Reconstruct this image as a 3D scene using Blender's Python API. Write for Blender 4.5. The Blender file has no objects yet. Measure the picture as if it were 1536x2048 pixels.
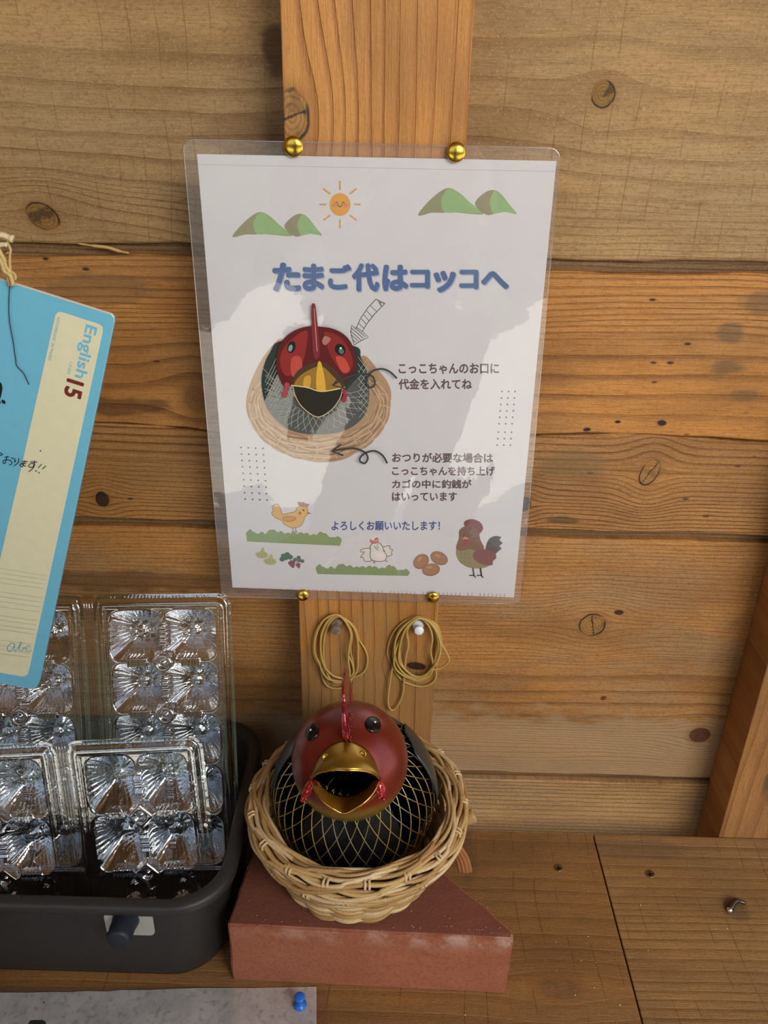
import bpy, bmesh, math, random
import numpy as np
from mathutils import Vector, Matrix, geometry
PI = math.pi
random.seed(7)
rng = np.random.default_rng(7)
SC = bpy.context.scene
COL = SC.collection

# ------------------------------------------------------------------ camera
F_PX = 1641.8
CAM = Vector((0.0137, -0.5186, 0.1258))
RIGHT = Vector((0.9996, 0.0258, -0.0066))
DOWN = Vector((0.0175, -0.4482, -0.8938)).cross(RIGHT)  # placeholder, rebuilt below
def _basis(p, y, r):
    f = Vector((math.sin(y)*math.cos(p), math.cos(y)*math.cos(p), -math.sin(p)))
    rt = Vector((math.cos(y), -math.sin(y), 0)); dn = f.cross(rt)
    return rt*math.cos(r)+dn*math.sin(r), rt*-math.sin(r)+dn*math.cos(r), f
RIGHT, DOWN, FWD = _basis(0.46505, -0.00736, -0.02251)
cam_d = bpy.data.cameras.new('camera')
cam_d.sensor_fit = 'VERTICAL'; cam_d.sensor_height = 32.0
cam_d.lens = F_PX/2048*32.0; cam_d.clip_start = 0.01; cam_d.clip_end = 100
cam = bpy.data.objects.new('camera', cam_d); COL.objects.link(cam)
M = Matrix((RIGHT, -DOWN, -FWD)).transposed().to_4x4(); M.translation = CAM
cam.matrix_world = M
SC.camera = cam

# ------------------------------------------------------------------ world and exposure
SC.view_settings.view_transform = 'Standard'; SC.view_settings.look = 'None'
SC.view_settings.gamma = 1.0; SC.view_settings.use_curve_mapping = False
SC.view_settings.exposure = 0.28
SC.cycles.use_denoising = True
SC.cycles.max_bounces = 10; SC.cycles.transparent_max_bounces = 24
SC.cycles.caustics_reflective = False; SC.cycles.caustics_refractive = False
w = bpy.data.worlds.new('daylight'); SC.world = w; w.use_nodes = True
nt = w.node_tree; nt.nodes.clear()
wo = nt.nodes.new('ShaderNodeOutputWorld'); bg = nt.nodes.new('ShaderNodeBackground')
tc = nt.nodes.new('ShaderNodeTexCoord'); sx = nt.nodes.new('ShaderNodeSeparateXYZ')
cr = nt.nodes.new('ShaderNodeValToRGB')
nt.links.new(tc.outputs['Generated'], sx.inputs[0]); nt.links.new(sx.outputs['Z'], cr.inputs[0])
cr.color_ramp.elements[0].position = 0.0; cr.color_ramp.elements[0].color = (0.92, 0.96, 1.0, 1)
cr.color_ramp.elements[1].position = 0.7; cr.color_ramp.elements[1].color = (0.55, 0.72, 1.0, 1)
nt.links.new(cr.outputs[0], bg.inputs['Color']); bg.inputs['Strength'].default_value = 1.05
nt.links.new(bg.outputs[0], wo.inputs['Surface'])

# daylight entering by the open front of the stall, softened by trees and eaves: one wide lamp
def area(name, loc, target, sx_, sy_, power, color):
    l = bpy.data.lights.new(name, 'AREA'); l.shape = 'RECTANGLE'; l.size = sx_; l.size_y = sy_
    l.energy = power; l.color = color
    o = bpy.data.objects.new(name, l); COL.objects.link(o); o.location = loc
    o.rotation_euler = (Vector(target)-Vector(loc)).to_track_quat('-Z', 'Y').to_euler()
    return o
area('daylight_from_open_front', (0.9, -1.5, 0.75), (0.05, 0, -0.2), 0.9, 0.7, 20, (1.0, 0.93, 0.82))

sun_d = bpy.data.lights.new('sun', 'SUN'); sun_d.energy = 9.0; sun_d.angle = .01; sun_d.color = (1.0, .95, .86)
sun_o = bpy.data.objects.new('sun', sun_d); COL.objects.link(sun_o)
sun_o.rotation_euler = Vector((-.18, -.52, -1.0)).to_track_quat('-Z', 'Y').to_euler()

# ------------------------------------------------------------------ pixel to point helpers (photograph measured at 1536x2048)
def ray(u, v): return RIGHT*((u-768)/F_PX)+DOWN*((v-1024)/F_PX)+FWD
def atY(u, v, Y): d = ray(u, v); return CAM+d*((Y-CAM.y)/d.y)
def atZ(u, v, Z): d = ray(u, v); return CAM+d*((Z-CAM.z)/d.z)
def at_plane(u, v, P, N): d = ray(u, v); return CAM+d*((Vector(P)-CAM).dot(N)/d.dot(N))
def at_sphere(u, v, C, R):
    d = ray(u, v).normalized(); oc = CAM-Vector(C); b = oc.dot(d); c = oc.dot(oc)-R*R
    q = b*b-c
    return CAM+d*(-b-math.sqrt(q)) if q > 0 else CAM+d*(-b)

# ------------------------------------------------------------------ colours and node helpers
def lin(c):
    if isinstance(c, str):
        c = [int(c[i:i+2], 16)/255 for i in (1, 3, 5)]
    return tuple((x/12.92 if x <= .04045 else ((x+.055)/1.055)**2.4) for x in c)
def rgba(c): return (*lin(c), 1)
class NB:
    """small node builder"""
    def __init__(s, name):
        s.m = bpy.data.materials.new(name); s.m.use_nodes = True; s.t = s.m.node_tree
        s.b = s.t.nodes['Principled BSDF']; s.out = s.t.nodes['Material Output']
    def n(s, typ, **kw):
        x = s.t.nodes.new(typ)
        for k, v in kw.items(): setattr(x, k, v)
        return x
    def put(s, x, i):
        if isinstance(x, bpy.types.NodeSocket): s.t.links.new(x, i)
        elif x is not None:
            i.default_value = x
    def math(s, op, a, b=None, c=None, clamp=False):
        x = s.n('ShaderNodeMath', operation=op, use_clamp=clamp)
        for k, v in enumerate((a, b, c)):
            if v is not None: s.put(v, x.inputs[k])
        return x.outputs[0]
    def mix(s, f, a, b, typ='MIX'):
        x = s.n('ShaderNodeMix', data_type='RGBA', blend_type=typ)
        s.put(f, x.inputs[0]); s.put(a, x.inputs[6]); s.put(b, x.inputs[7]); return x.outputs[2]
    def noise(s, vec, scale=1.0, detail=2.0, rough=.5, col=False):
        x = s.n('ShaderNodeTexNoise'); s.put(vec, x.inputs['Vector']); x.inputs['Scale'].default_value = scale
        x.inputs['Detail'].default_value = detail; x.inputs['Roughness'].default_value = rough
        return x.outputs['Color' if col else 'Fac']
    def comb(s, x, y, z):
        c = s.n('ShaderNodeCombineXYZ'); s.put(x, c.inputs[0]); s.put(y, c.inputs[1]); s.put(z, c.inputs[2]); return c.outputs[0]
    def step(s, v, a, b, lo=0.0, hi=1.0):
        x = s.n('ShaderNodeMapRange', interpolation_type='SMOOTHSTEP')
        s.put(v, x.inputs[0]); x.inputs[1].default_value = a; x.inputs[2].default_value = b
        x.inputs[3].default_value = lo; x.inputs[4].default_value = hi; return x.outputs[0]
    def objxyz(s):
        t = s.n('ShaderNodeTexCoord'); x = s.n('ShaderNodeSeparateXYZ'); s.t.links.new(t.outputs['Object'], x.inputs[0])
        return t.outputs['Object'], x.outputs
    def bump(s, h, strength=.3, dist=.001):
        x = s.n('ShaderNodeBump'); s.put(h, x.inputs['Height']); x.inputs['Strength'].default_value = strength
        x.inputs['Distance'].default_value = dist; s.t.links.new(x.outputs[0], s.b.inputs['Normal']); return x
def set_b(b, **kw):
    for k, v in kw.items(): b.inputs[k.replace('_', ' ')].default_value = v
_cache = {}
def plain(name, c, rough=.5, metal=0.0, spec=.5, bumpy=0.0, bscale=400, **kw):
    key = (name, str(c), rough, metal)
    if key in _cache: return _cache[key]
    k = NB(name); o, xyz = k.objxyz()
    n1 = k.noise(o, 60, 3)
    c0 = lin(c)
    lo = tuple(x*.86 for x in c0)+(1,); hi = tuple(min(1, x*1.1) for x in c0)+(1,)
    k.put(k.mix(n1, lo, hi), k.b.inputs['Base Color'])
    set_b(k.b, Roughness=rough, Metallic=metal, Specular_IOR_Level=spec)
    for a, v in kw.items(): k.b.inputs[a.replace('_', ' ')].default_value = v
    if bumpy: k.bump(k.noise(o, bscale, 4), bumpy, .0006)
    _cache[key] = k.m; return k.m
def ink(c):
    key = ('ink', str(c))
    if key not in _cache:
        k = NB('ink_'+c.strip('#')); o, xyz = k.objxyz(); n1 = k.noise(o, 150, 2)
        c0 = lin(c); k.put(k.mix(n1, tuple(x*.94 for x in c0)+(1,), tuple(min(1, x*1.05) for x in c0)+(1,)), k.b.inputs['Base Color'])
        set_b(k.b, Roughness=.55, Specular_IOR_Level=.25); _cache[key] = k.m
    return _cache[key]

def wood(name, base, dark, grey, axis='x', freq=160, seed=0., knots=(), line=.6, weather=.5, tight=(), specks=.6, saw=.3, stain_shade=(), rough=.62, warp=.012, cross='z', sheen=.4, cathedral=0.0, fine=()):
    """plank wood: annual rings warped by noise, bent round the listed knots, fibres, specks and saw marks.
    knots: (a, b, ra, rb, angle, kind); a along the grain, b across, in metres of the object's own axes"""
    k = NB(name); o, xyz = k.objxyz()
    A = xyz['XYZ'.index(axis.upper())]; B = xyz['XYZ'.index(cross.upper())]
    third = [c for c in 'xyz' if c not in (axis, cross)][0]; Cc = xyz['XYZ'.index(third.upper())]
    sd = k.math('ADD', k.math('MULTIPLY', Cc, .35), seed)
    b = B
    sumk = None
    for (a0, b0, ra, rb, ang, kind) in knots:
        da = k.math('SUBTRACT', A, a0); db = k.math('SUBTRACT', B, b0)
        e = k.math('EXPONENT', k.math('MULTIPLY', -1.0, k.math('ADD', k.math('POWER', k.math('MULTIPLY', k.math('ABSOLUTE', da), 1/(ra*3.0)), 2.0), k.math('POWER', k.math('MULTIPLY', k.math('ABSOLUTE', db), 1/(rb*2.6)), 2.0))))
        t = k.math('MULTIPLY', k.math('MULTIPLY', db, e), -.8)
        sumk = t if sumk is None else k.math('ADD', sumk, t)
    if sumk is not None: b = k.math('ADD', B, sumk)
    nw = k.noise(k.comb(k.math('MULTIPLY', A, 3.2), k.math('MULTIPLY', b, 11), sd), 1, 2.5)
    b = k.math('ADD', b, k.math('MULTIPLY', k.math('SUBTRACT', nw, .5), warp*2))
    if cathedral:
        nc = k.noise(k.comb(k.math('MULTIPLY', A, 2.0), k.math('MULTIPLY', b, 5), k.math('ADD', sd, 7.)), 1, 1)
        b = k.math('ADD', b, k.math('MULTIPLY', nc, cathedral))
    # uneven ring spacing across the board
    sp = k.noise(k.comb(0., k.math('MULTIPLY', b, 9), k.math('ADD', sd, 3.3)), 1, 1)
    ph = k.math('MULTIPLY', k.math('ADD', b, k.math('MULTIPLY', sp, .10)), freq)
    fr = k.math('FRACT', ph)
    late = k.math('MULTIPLY', k.step(fr, .5, .92), k.step(fr, .95, 1.0, 1, 0))
    for (f0, f1, fq) in fine:      # bands of narrow rings: f0 fades in, f1 full (across-grain position)
        lo, hi, soft = min(f0, f1), max(f0, f1), .014
        wob = k.math('ADD', b, k.math('MULTIPLY', k.math('SUBTRACT', nw, .5), .01))
        mk = k.math('MULTIPLY', k.step(wob, lo-soft, lo+soft), k.step(wob, hi-soft, hi+soft, 1, 0))
        sp2 = k.noise(k.comb(k.math('MULTIPLY', A, 1.2), k.math('MULTIPLY', b, 34), k.math('ADD', sd, 8.8)), 1, 1)
        fr2 = k.math('FRACT', k.math('MULTIPLY', k.math('ADD', b, k.math('MULTIPLY', sp2, .018)), fq))
        l2 = k.math('MULTIPLY', k.step(fr2, .5, .9), k.step(fr2, .94, 1.0, 1, 0))
        late = k.math('ADD', k.math('MULTIPLY', late, k.math('SUBTRACT', 1.0, mk)), k.math('MULTIPLY', l2, mk))
    jag = k.noise(k.comb(k.math('MULTIPLY', A, 60), k.math('MULTIPLY', B, 900), sd), 1, 3)
    late = k.math('MULTIPLY', late, k.step(jag, .2, .7, .55, 1.0))
    amp = k.noise(k.comb(k.math('MULTIPLY', A, 3), k.math('MULTIPLY', b, 22), k.math('ADD', sd, 11.)), 1, 2)
    lf = k.math('MULTIPLY', k.math('MULTIPLY', late, k.step(amp, .3, .65, .5, 1.0)), min(1, line*1.3))
    # tone blotches and weathering
    bl = k.noise(k.comb(k.math('MULTIPLY', A, 9), k.math('MULTIPLY', B, 26), k.math('ADD', sd, 21.)), 1, 4)
    c = k.mix(k.step(bl, .35, .68), rgba(base), tuple(x*.66 for x in lin(base))+(1,))
    wth = k.noise(k.comb(k.math('MULTIPLY', A, 6), k.math('MULTIPLY', B, 14), k.math('ADD', sd, 31.)), 1, 5, .6)
    c = k.mix(k.math('MULTIPLY', k.step(wth, .42, .62), weather), c, rgba(grey))
    c = k.mix(lf, c, rgba(dark))
    fib = k.noise(k.comb(k.math('MULTIPLY', A, 45), k.math('MULTIPLY', B, 1500), sd), 1, 3, .7)
    mot = k.noise(k.comb(k.math('MULTIPLY', A, 330), k.math('MULTIPLY', B, 520), sd), 1, 4, .7)
    c = k.mix(k.math('MULTIPLY', k.step(fib, .42, .72), .45), c, rgba(dark))
    c = k.mix(k.math('MULTIPLY', k.step(mot, .46, .70), .38*(.5+weather)), c, rgba(dark))
    fz = k.noise(k.comb(k.math('MULTIPLY', A, 700), k.math('MULTIPLY', B, 900), k.math('ADD', sd, 61.)), 1, 2)
    c = k.mix(k.math('MULTIPLY', k.step(fz, .55, .75), .30*weather+.05), c, rgba('#cdb48a'))
    if saw:
        wv = k.noise(k.comb(k.math('MULTIPLY', A, 7), k.math('MULTIPLY', B, 7), k.math('ADD', sd, 41.)), 1, 2)
        sfr = k.math('FRACT', k.math('ADD', k.math('MULTIPLY', A, 62), k.math('MULTIPLY', wv, 1.4)))
        sn = k.math('ADD', .5, k.math('MULTIPLY', k.step(k.math('ABSOLUTE', k.math('SUBTRACT', sfr, .5)), .012, .035, 1, 0), .3))
        sg = k.noise(k.comb(k.math('MULTIPLY', A, 26), k.math('MULTIPLY', B, 34), k.math('ADD', sd, 45.)), 1, 2)
        sf = k.math('MULTIPLY', k.math('MULTIPLY', k.step(sn, .60, .74), k.step(sg, .45, .62)), saw)
        c = k.mix(sf, c, rgba(dark))
    if specks:
        v = k.n('ShaderNodeTexVoronoi'); k.put(k.comb(k.math('MULTIPLY', A, .55), k.math('MULTIPLY', B, 1.25), sd), v.inputs['Vector']); v.inputs['Scale'].default_value = 62
        pick = k.noise(k.comb(k.math('MULTIPLY', A, 30), k.math('MULTIPLY', B, 40), k.math('ADD', sd, 51.)), 1, 1)
        c = k.mix(k.math('MULTIPLY', k.math('MULTIPLY', k.step(v.outputs['Distance'], .05, .12, 1, 0), k.step(pick, .44, .54)), specks), c, rgba('#33200f'))
    for (a0, b0, ra, rb, col, fac) in stain_shade:
        da = k.math('MULTIPLY', k.math('SUBTRACT', A, a0), 1/ra); db = k.math('MULTIPLY', k.math('SUBTRACT', B, b0), 1/rb)
        r = k.math('SQRT', k.math('ADD', k.math('MULTIPLY', da, da), k.math('MULTIPLY', db, db)))
        r = k.math('ADD', r, k.math('MULTIPLY', k.math('SUBTRACT', k.noise(k.comb(k.math('MULTIPLY', A, 50), k.math('MULTIPLY', B, 120), sd), 1, 4), .5), 1.3))
        c = k.mix(k.math('MULTIPLY', k.step(r, .6, 1.05, 1, 0), fac), c, rgba(col))
    hk = None
    for (a0, b0, ra, rb, ang, kind) in knots:
        ca, sa = math.cos(ang), math.sin(ang)
        da = k.math('SUBTRACT', A, a0); db = k.math('SUBTRACT', B, b0)
        da2 = k.math('MULTIPLY', k.math('ADD', k.math('MULTIPLY', da, ca), k.math('MULTIPLY', db, sa)), 1/ra)
        db2 = k.math('MULTIPLY', k.math('ADD', k.math('MULTIPLY', da, -sa), k.math('MULTIPLY', db, ca)), 1/rb)
        r0 = k.math('SQRT', k.math('ADD', k.math('MULTIPLY', da2, da2), k.math('MULTIPLY', db2, db2)))
        nn = k.noise(k.comb(k.math('MULTIPLY', A, 120), k.math('MULTIPLY', B, 120), sd), 1, 3)
        r = k.math('ADD', r0, k.math('MULTIPLY', k.math('SUBTRACT', nn, .5), .28))
        core = {'light': '#a5783f', 'dark': '#3c2716', 'mid': '#6d4726', 'red': '#6c4229', 'gold': '#8a6630', 'soft': '#7d5a36'}[kind]
        halo = k.mix(k.math('MULTIPLY', k.step(r, 1.0, 1.75, 1, 0), .38), c, rgba('#8a5a2a'))
        rr = k.math('MULTIPLY', k.step(k.math('FRACT', k.math('MULTIPLY', r, 3.7)), .45, .9), .4)
        inner = k.mix(rr, rgba(core), rgba('#4a2f18'))
        inner = k.mix(k.math('MULTIPLY', k.step(nn, .48, .60), .35 if kind != 'gold' else .7), inner, rgba('#2a190c'))
        c = k.mix(k.step(r, *((.96, 1.04) if kind != 'soft' else (.7, 1.2)), 1 if kind != 'soft' else .6, 0), halo, inner)
        # dark bark ring, broken up
        if kind not in ('red', 'soft'):
            ringw = k.math('MULTIPLY', k.step(k.math('ABSOLUTE', k.math('SUBTRACT', r, 1.0)), .03, .13, 1, 0), k.step(k.noise(k.comb(k.math('MULTIPLY', A, 45), k.math('MULTIPLY', B, 45), k.math('ADD', sd, 5.)), 1, 1), .4, .55, .15, .9))
            c = k.mix(ringw, c, rgba('#20130a'))
        if kind in ('light', 'mid'):     # heart shake across the knot
            ck = k.math('ADD', k.math('MULTIPLY', da2, .95), k.math('MULTIPLY', k.math('SUBTRACT', nn, .5), .5))
            ck = k.math('ADD', ck, k.math('MULTIPLY', db2, -.28))
            cf = k.math('MULTIPLY', k.step(k.math('ABSOLUTE', ck), .03, .09, 1, 0), k.step(r, .85, .95, 1, 0))
            c = k.mix(k.math('MULTIPLY', cf, .85), c, rgba('#1c1008'))
    k.put(c, k.b.inputs['Base Color'])
    h = k.math('SUBTRACT', k.math('MULTIPLY', fib, .45), k.math('MULTIPLY', lf, .9))
    h = k.math('ADD', h, k.math('MULTIPLY', mot, .45))
    k.bump(h, .7, .0012)
    k.put(k.step(fib, .2, .8, rough-.12, rough+.15), k.b.inputs['Roughness'])
    set_b(k.b, Specular_IOR_Level=sheen)
    return k.m

# ------------------------------------------------------------------ mesh helpers
def tag(o, label=None, cat=None, group=None, kind=None):
    if label: o['label'] = label
    if cat: o['category'] = cat
    if group: o['group'] = group
    if kind: o['kind'] = kind
    return o
def empty(name, loc=(0, 0, 0)):
    o = bpy.data.objects.new(name, None); COL.objects.link(o); o.location = loc; o.empty_display_size = .01
    return o
def schlick(k, bm, f0, mul, extra, p=4.0):
    lw = k.n('ShaderNodeLayerWeight'); lw.inputs[0].default_value = .5; k.t.links.new(bm.outputs[0], lw.inputs['Normal'])
    return k.math('ADD', k.math('MULTIPLY', k.math('ADD', k.math('MULTIPLY', k.math('POWER', lw.outputs['Facing'], p), 1-f0), f0), mul), extra, clamp=True)
class MB:
    def __init__(s): s.v = []; s.f = []; s.mi = []; s.m = 0
    def add(s, vs, fs):
        n = len(s.v); s.v += [tuple(p) for p in vs]; s.f += [tuple(i+n for i in f) for f in fs]; s.mi += [s.m]*len(fs)
    def box(s, x0, x1, y0, y1, z0, z1):
        s.add([(x, y, z) for x in (x0, x1) for y in (y0, y1) for z in (z0, z1)],
              [(0, 1, 3, 2), (4, 6, 7, 5), (0, 4, 5, 1), (2, 3, 7, 6), (0, 2, 6, 4), (1, 5, 7, 3)])
    def tube(s, pts, r, n=6, closed=False, flat=1.0, ref=None):
        pts = [Vector(p) for p in pts]; N = len(pts)
        rs = r if hasattr(r, '__len__') else [r]*N
        vs = []; prev = None
        for i, p in enumerate(pts):
            a = pts[(i-1) % N] if (closed or i > 0) else p; b = pts[(i+1) % N] if (closed or i < N-1) else p
            t = (b-a).normalized()
            if ref is not None:
                u = t.cross(Vector(ref)).normalized()
            elif prev is None:
                u = t.cross(Vector((0, 0, 1)) if abs(t.z) < .9 else Vector((1, 0, 0))).normalized()
            else: u = (prev-t*prev.dot(t)).normalized()
            prev = u; v = t.cross(u)
            for k in range(n):
                a_ = 2*PI*k/n
                vs.append(p+(u*math.cos(a_)+v*math.sin(a_)*flat)*rs[i])
        fs = []
        L = N if closed else N-1
        for i in range(L):
            for k in range(n):
                j = (i+1) % N
                fs.append((i*n+k, i*n+(k+1) % n, j*n+(k+1) % n, j*n+k))
        if not closed:
            fs.append(tuple(range(n-1, -1, -1))); fs.append(tuple((N-1)*n+k for k in range(n)))
        s.add(vs, fs)
    def lathe(s, prof, n=24, origin=(0, 0, 0), up=(0, 0, 1)):
        up = Vector(up).normalized(); q = up.to_track_quat('Z', 'Y'); o = Vector(origin)
        vs = [o+q @ Vector((r*math.cos(2*PI*k/n), r*math.sin(2*PI*k/n), z)) for r, z in prof for k in range(n)]
        fs = [(i*n+k, i*n+(k+1) % n, (i+1)*n+(k+1) % n, (i+1)*n+k) for i in range(len(prof)-1) for k in range(n)]
        fs.append(tuple(range(n-1, -1, -1))); fs.append(tuple((len(prof)-1)*n+k for k in range(n)))
        s.add(vs, fs)
    def prism(s, pts, off):
        """closed polygon (3D points) extruded by the vector off"""
        pts = [Vector(p) for p in pts]; off = Vector(off); n = len(pts)
        tri = tess(pts)
        s.add(pts+[p+off for p in pts], [tuple(t) for t in tri]+[tuple(i+n for i in reversed(t)) for t in tri]+[(i, (i+1) % n, (i+1) % n+n, i+n) for i in range(n)])
    def build(s, name, mat, parent=None, smooth=False, bevel=0, loc=None):
        me = bpy.data.meshes.new(name)
        off = Vector(loc) if loc is not None else (parent.matrix_world.translation if parent and not parent.parent else Vector((0, 0, 0)))
        base = Vector(loc) if loc is not None else Vector((0, 0, 0))
        pl = Vector((0, 0, 0)); q = parent
        while q is not None: pl = pl+Vector(q.location); q = q.parent
        ref = base if parent is None else pl
        me.from_pydata([tuple(Vector(p)-ref) for p in s.v], [], s.f)
        mats = mat if isinstance(mat, (list, tuple)) else [mat]
        for m in mats: me.materials.append(m)
        if len(mats) > 1: me.polygons.foreach_set('material_index', s.mi)
        bm = bmesh.new(); bm.from_mesh(me); bmesh.ops.recalc_face_normals(bm, faces=bm.faces)
        if bevel: bmesh.ops.bevel(bm, geom=bm.edges[:], offset=bevel, segments=2, affect='EDGES', profile=.6, clamp_overlap=True)
        bm.to_mesh(me); bm.free()
        if smooth: me.polygons.foreach_set('use_smooth', [True]*len(me.polygons))
        me.update()
        o = bpy.data.objects.new(name, me); COL.objects.link(o)
        if parent is not None: o.parent = parent
        elif loc is not None: o.location = loc
        return o
def tess(pts):
    tri = geometry.tessellate_polygon([[Vector(p) for p in pts]])
    return tri
def rrect(x0, x1, y0, y1, r, n=6):
    out = []
    for cx, cy, a0 in ((x1-r, y1-r, 0), (x0+r, y1-r, 90), (x0+r, y0+r, 180), (x1-r, y0+r, 270)):
        for i in range(n+1):
            a = math.radians(a0+90*i/n); out.append((cx+r*math.cos(a), cy+r*math.sin(a)))
    return out
def smooth_curve(pts, sub=6, closed=False):
    P = [np.array(p, float) for p in pts]; n = len(P); out = []
    rg = range(n) if closed else range(n-1)
    for i in rg:
        p0 = P[(i-1) % n] if closed or i > 0 else P[i]; p1 = P[i]; p2 = P[(i+1) % n]
        p3 = P[(i+2) % n] if closed or i+2 < n else P[(i+1) % n]
        for k in range(sub):
            t = k/sub
            out.append(tuple(.5*((2*p1)+(-p0+p2)*t+(2*p0-5*p1+4*p2-p3)*t*t+(-p0+3*p1-3*p2+p3)*t**3)))
    if not closed: out.append(tuple(P[-1]))
    return out

# ------------------------------------------------------------------ printed matter: flat shapes laid on a sheet
_font_cache = {}
def text_mesh(s, bold=0.0):
    key = (s, bold)
    if key in _font_cache: return _font_cache[key]
    cu = bpy.data.curves.new('t', 'FONT'); cu.body = s; cu.size = 1.0; cu.resolution_u = 3
    o = bpy.data.objects.new('t', cu); COL.objects.link(o)
    bpy.context.view_layer.update()
    me = bpy.data.meshes.new_from_object(o.evaluated_get(bpy.context.evaluated_depsgraph_get()))
    vs = [(v.co.x, v.co.y) for v in me.vertices]; fs = [tuple(p.vertices) for p in me.polygons]
    bpy.data.objects.remove(o); bpy.data.curves.remove(cu); bpy.data.meshes.remove(me)
    if bold:      # heavier weight: the outline laid down again slightly to each side
        v0, f0 = vs, fs; vs, fs = [], []
        for k in range(8):
            a = k*PI/4; n = len(vs); vs = vs+[(x+bold*math.cos(a), y+bold*math.sin(a)) for x, y in v0]; fs = fs+[tuple(i+n for i in f) for f in f0]
    _font_cache[key] = (vs, fs); return vs, fs
class Art:
    def __init__(s, surf, step=.00003, start=1): s.surf = surf; s.mb = MB(); s.mats = []; s.step = step; s.layer = start
    def _m(s, c):
        m = ink(c)
        if m not in s.mats: s.mats.append(m)
        s.mb.m = s.mats.index(m)
    def shape(s, pts, fs, c, up=True, per=0):
        s._m(c)
        if up: s.layer += 1
        s.mb.add([s.surf(u, v, s.layer*s.step+(i//per*2.5e-6 if per else 0)) for i, (u, v) in enumerate(pts)], fs)
    def poly(s, pts, c, up=True):
        fs = tess([Vector((u, v, 0)) for u, v in pts]); s.shape(pts, [tuple(f) for f in fs], c, up)
    def blob(s, pts, c, sub=5): s.poly(smooth_curve(pts, sub, True), c)
    def ell(s, cx, cy, rx, ry, c, ang=0, n=24, up=True):
        ca, sa = math.cos(math.radians(ang)), math.sin(math.radians(ang))
        s.shape([(cx+rx*math.cos(t)*ca-ry*math.sin(t)*sa, cy+rx*math.cos(t)*sa+ry*math.sin(t)*ca) for t in [2*PI*i/n for i in range(n)]], [tuple(range(n))], c, up)
    def stroke(s, pts, w, c, sub=0, up=True, closed=False):
        if sub: pts = smooth_curve(pts, sub, closed)
        n = len(pts); L = []; 
        for i in range(n):
            a = pts[max(0, i-1)] if not closed else pts[(i-1) % n]; b = pts[min(n-1, i+1)] if not closed else pts[(i+1) % n]
            dx, dy = b[0]-a[0], b[1]-a[1]; l = math.hypot(dx, dy) or 1
            ww = (w[i*len(w)//n] if hasattr(w, '__len__') else w)/2
            L += [(pts[i][0]-dy/l*ww, pts[i][1]+dx/l*ww), (pts[i][0]+dy/l*ww, pts[i][1]-dx/l*ww)]
        fs = [(2*i, 2*i+1, 2*i+3, 2*i+2) for i in range(n-1)]
        if closed: fs.append((2*n-2, 2*n-1, 1, 0))
        s.shape(L, fs, c, up)
        if not closed and not hasattr(w, '__len__') and w > 1.2:
            for q in (pts[0], pts[-1]): s.ell(q[0], q[1], w/2, w/2, c, n=10, up=False)
    def text(s, t, box, c, bold=.02, slope=0.0):
        vs, fs = text_mesh(t, bold)
        x0 = min(p[0] for p in vs); x1 = max(p[0] for p in vs); y0 = min(p[1] for p in vs); y1 = max(p[1] for p in vs)
        X0, Y0, X1, Y1 = box
        s.shape([(X0+(p[0]-x0)/(x1-x0)*(X1-X0), Y1-(p[1]-y0)/(y1-y0)*(Y1-Y0)+slope*(p[0]-x0)/(x1-x0)*(X1-X0)) for p in vs], fs, c, per=len(vs)//8 if bold else 0)
    def text_at(s, t, org, ex, ey, c, bold=.0, length=None):
        """org baseline start, ex px vector along one em, ey px vector up one em"""
        vs, fs = text_mesh(t, bold)
        x0 = min(p[0] for p in vs); x1 = max(p[0] for p in vs)
        k = 1.0 if length is None else length/((x1-x0)*math.hypot(*ex))
        s.shape([(org[0]+(p[0]-x0)*k*ex[0]+p[1]*ey[0], org[1]+(p[0]-x0)*k*ex[1]+p[1]*ey[1]) for p in vs], fs, c, per=len(vs)//8 if bold else 0)
    def build(s, name, parent):
        me_mats = s.mats
        o = s.mb.build(name, me_mats if len(me_mats) > 1 else me_mats[0], parent)
        return o

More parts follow.
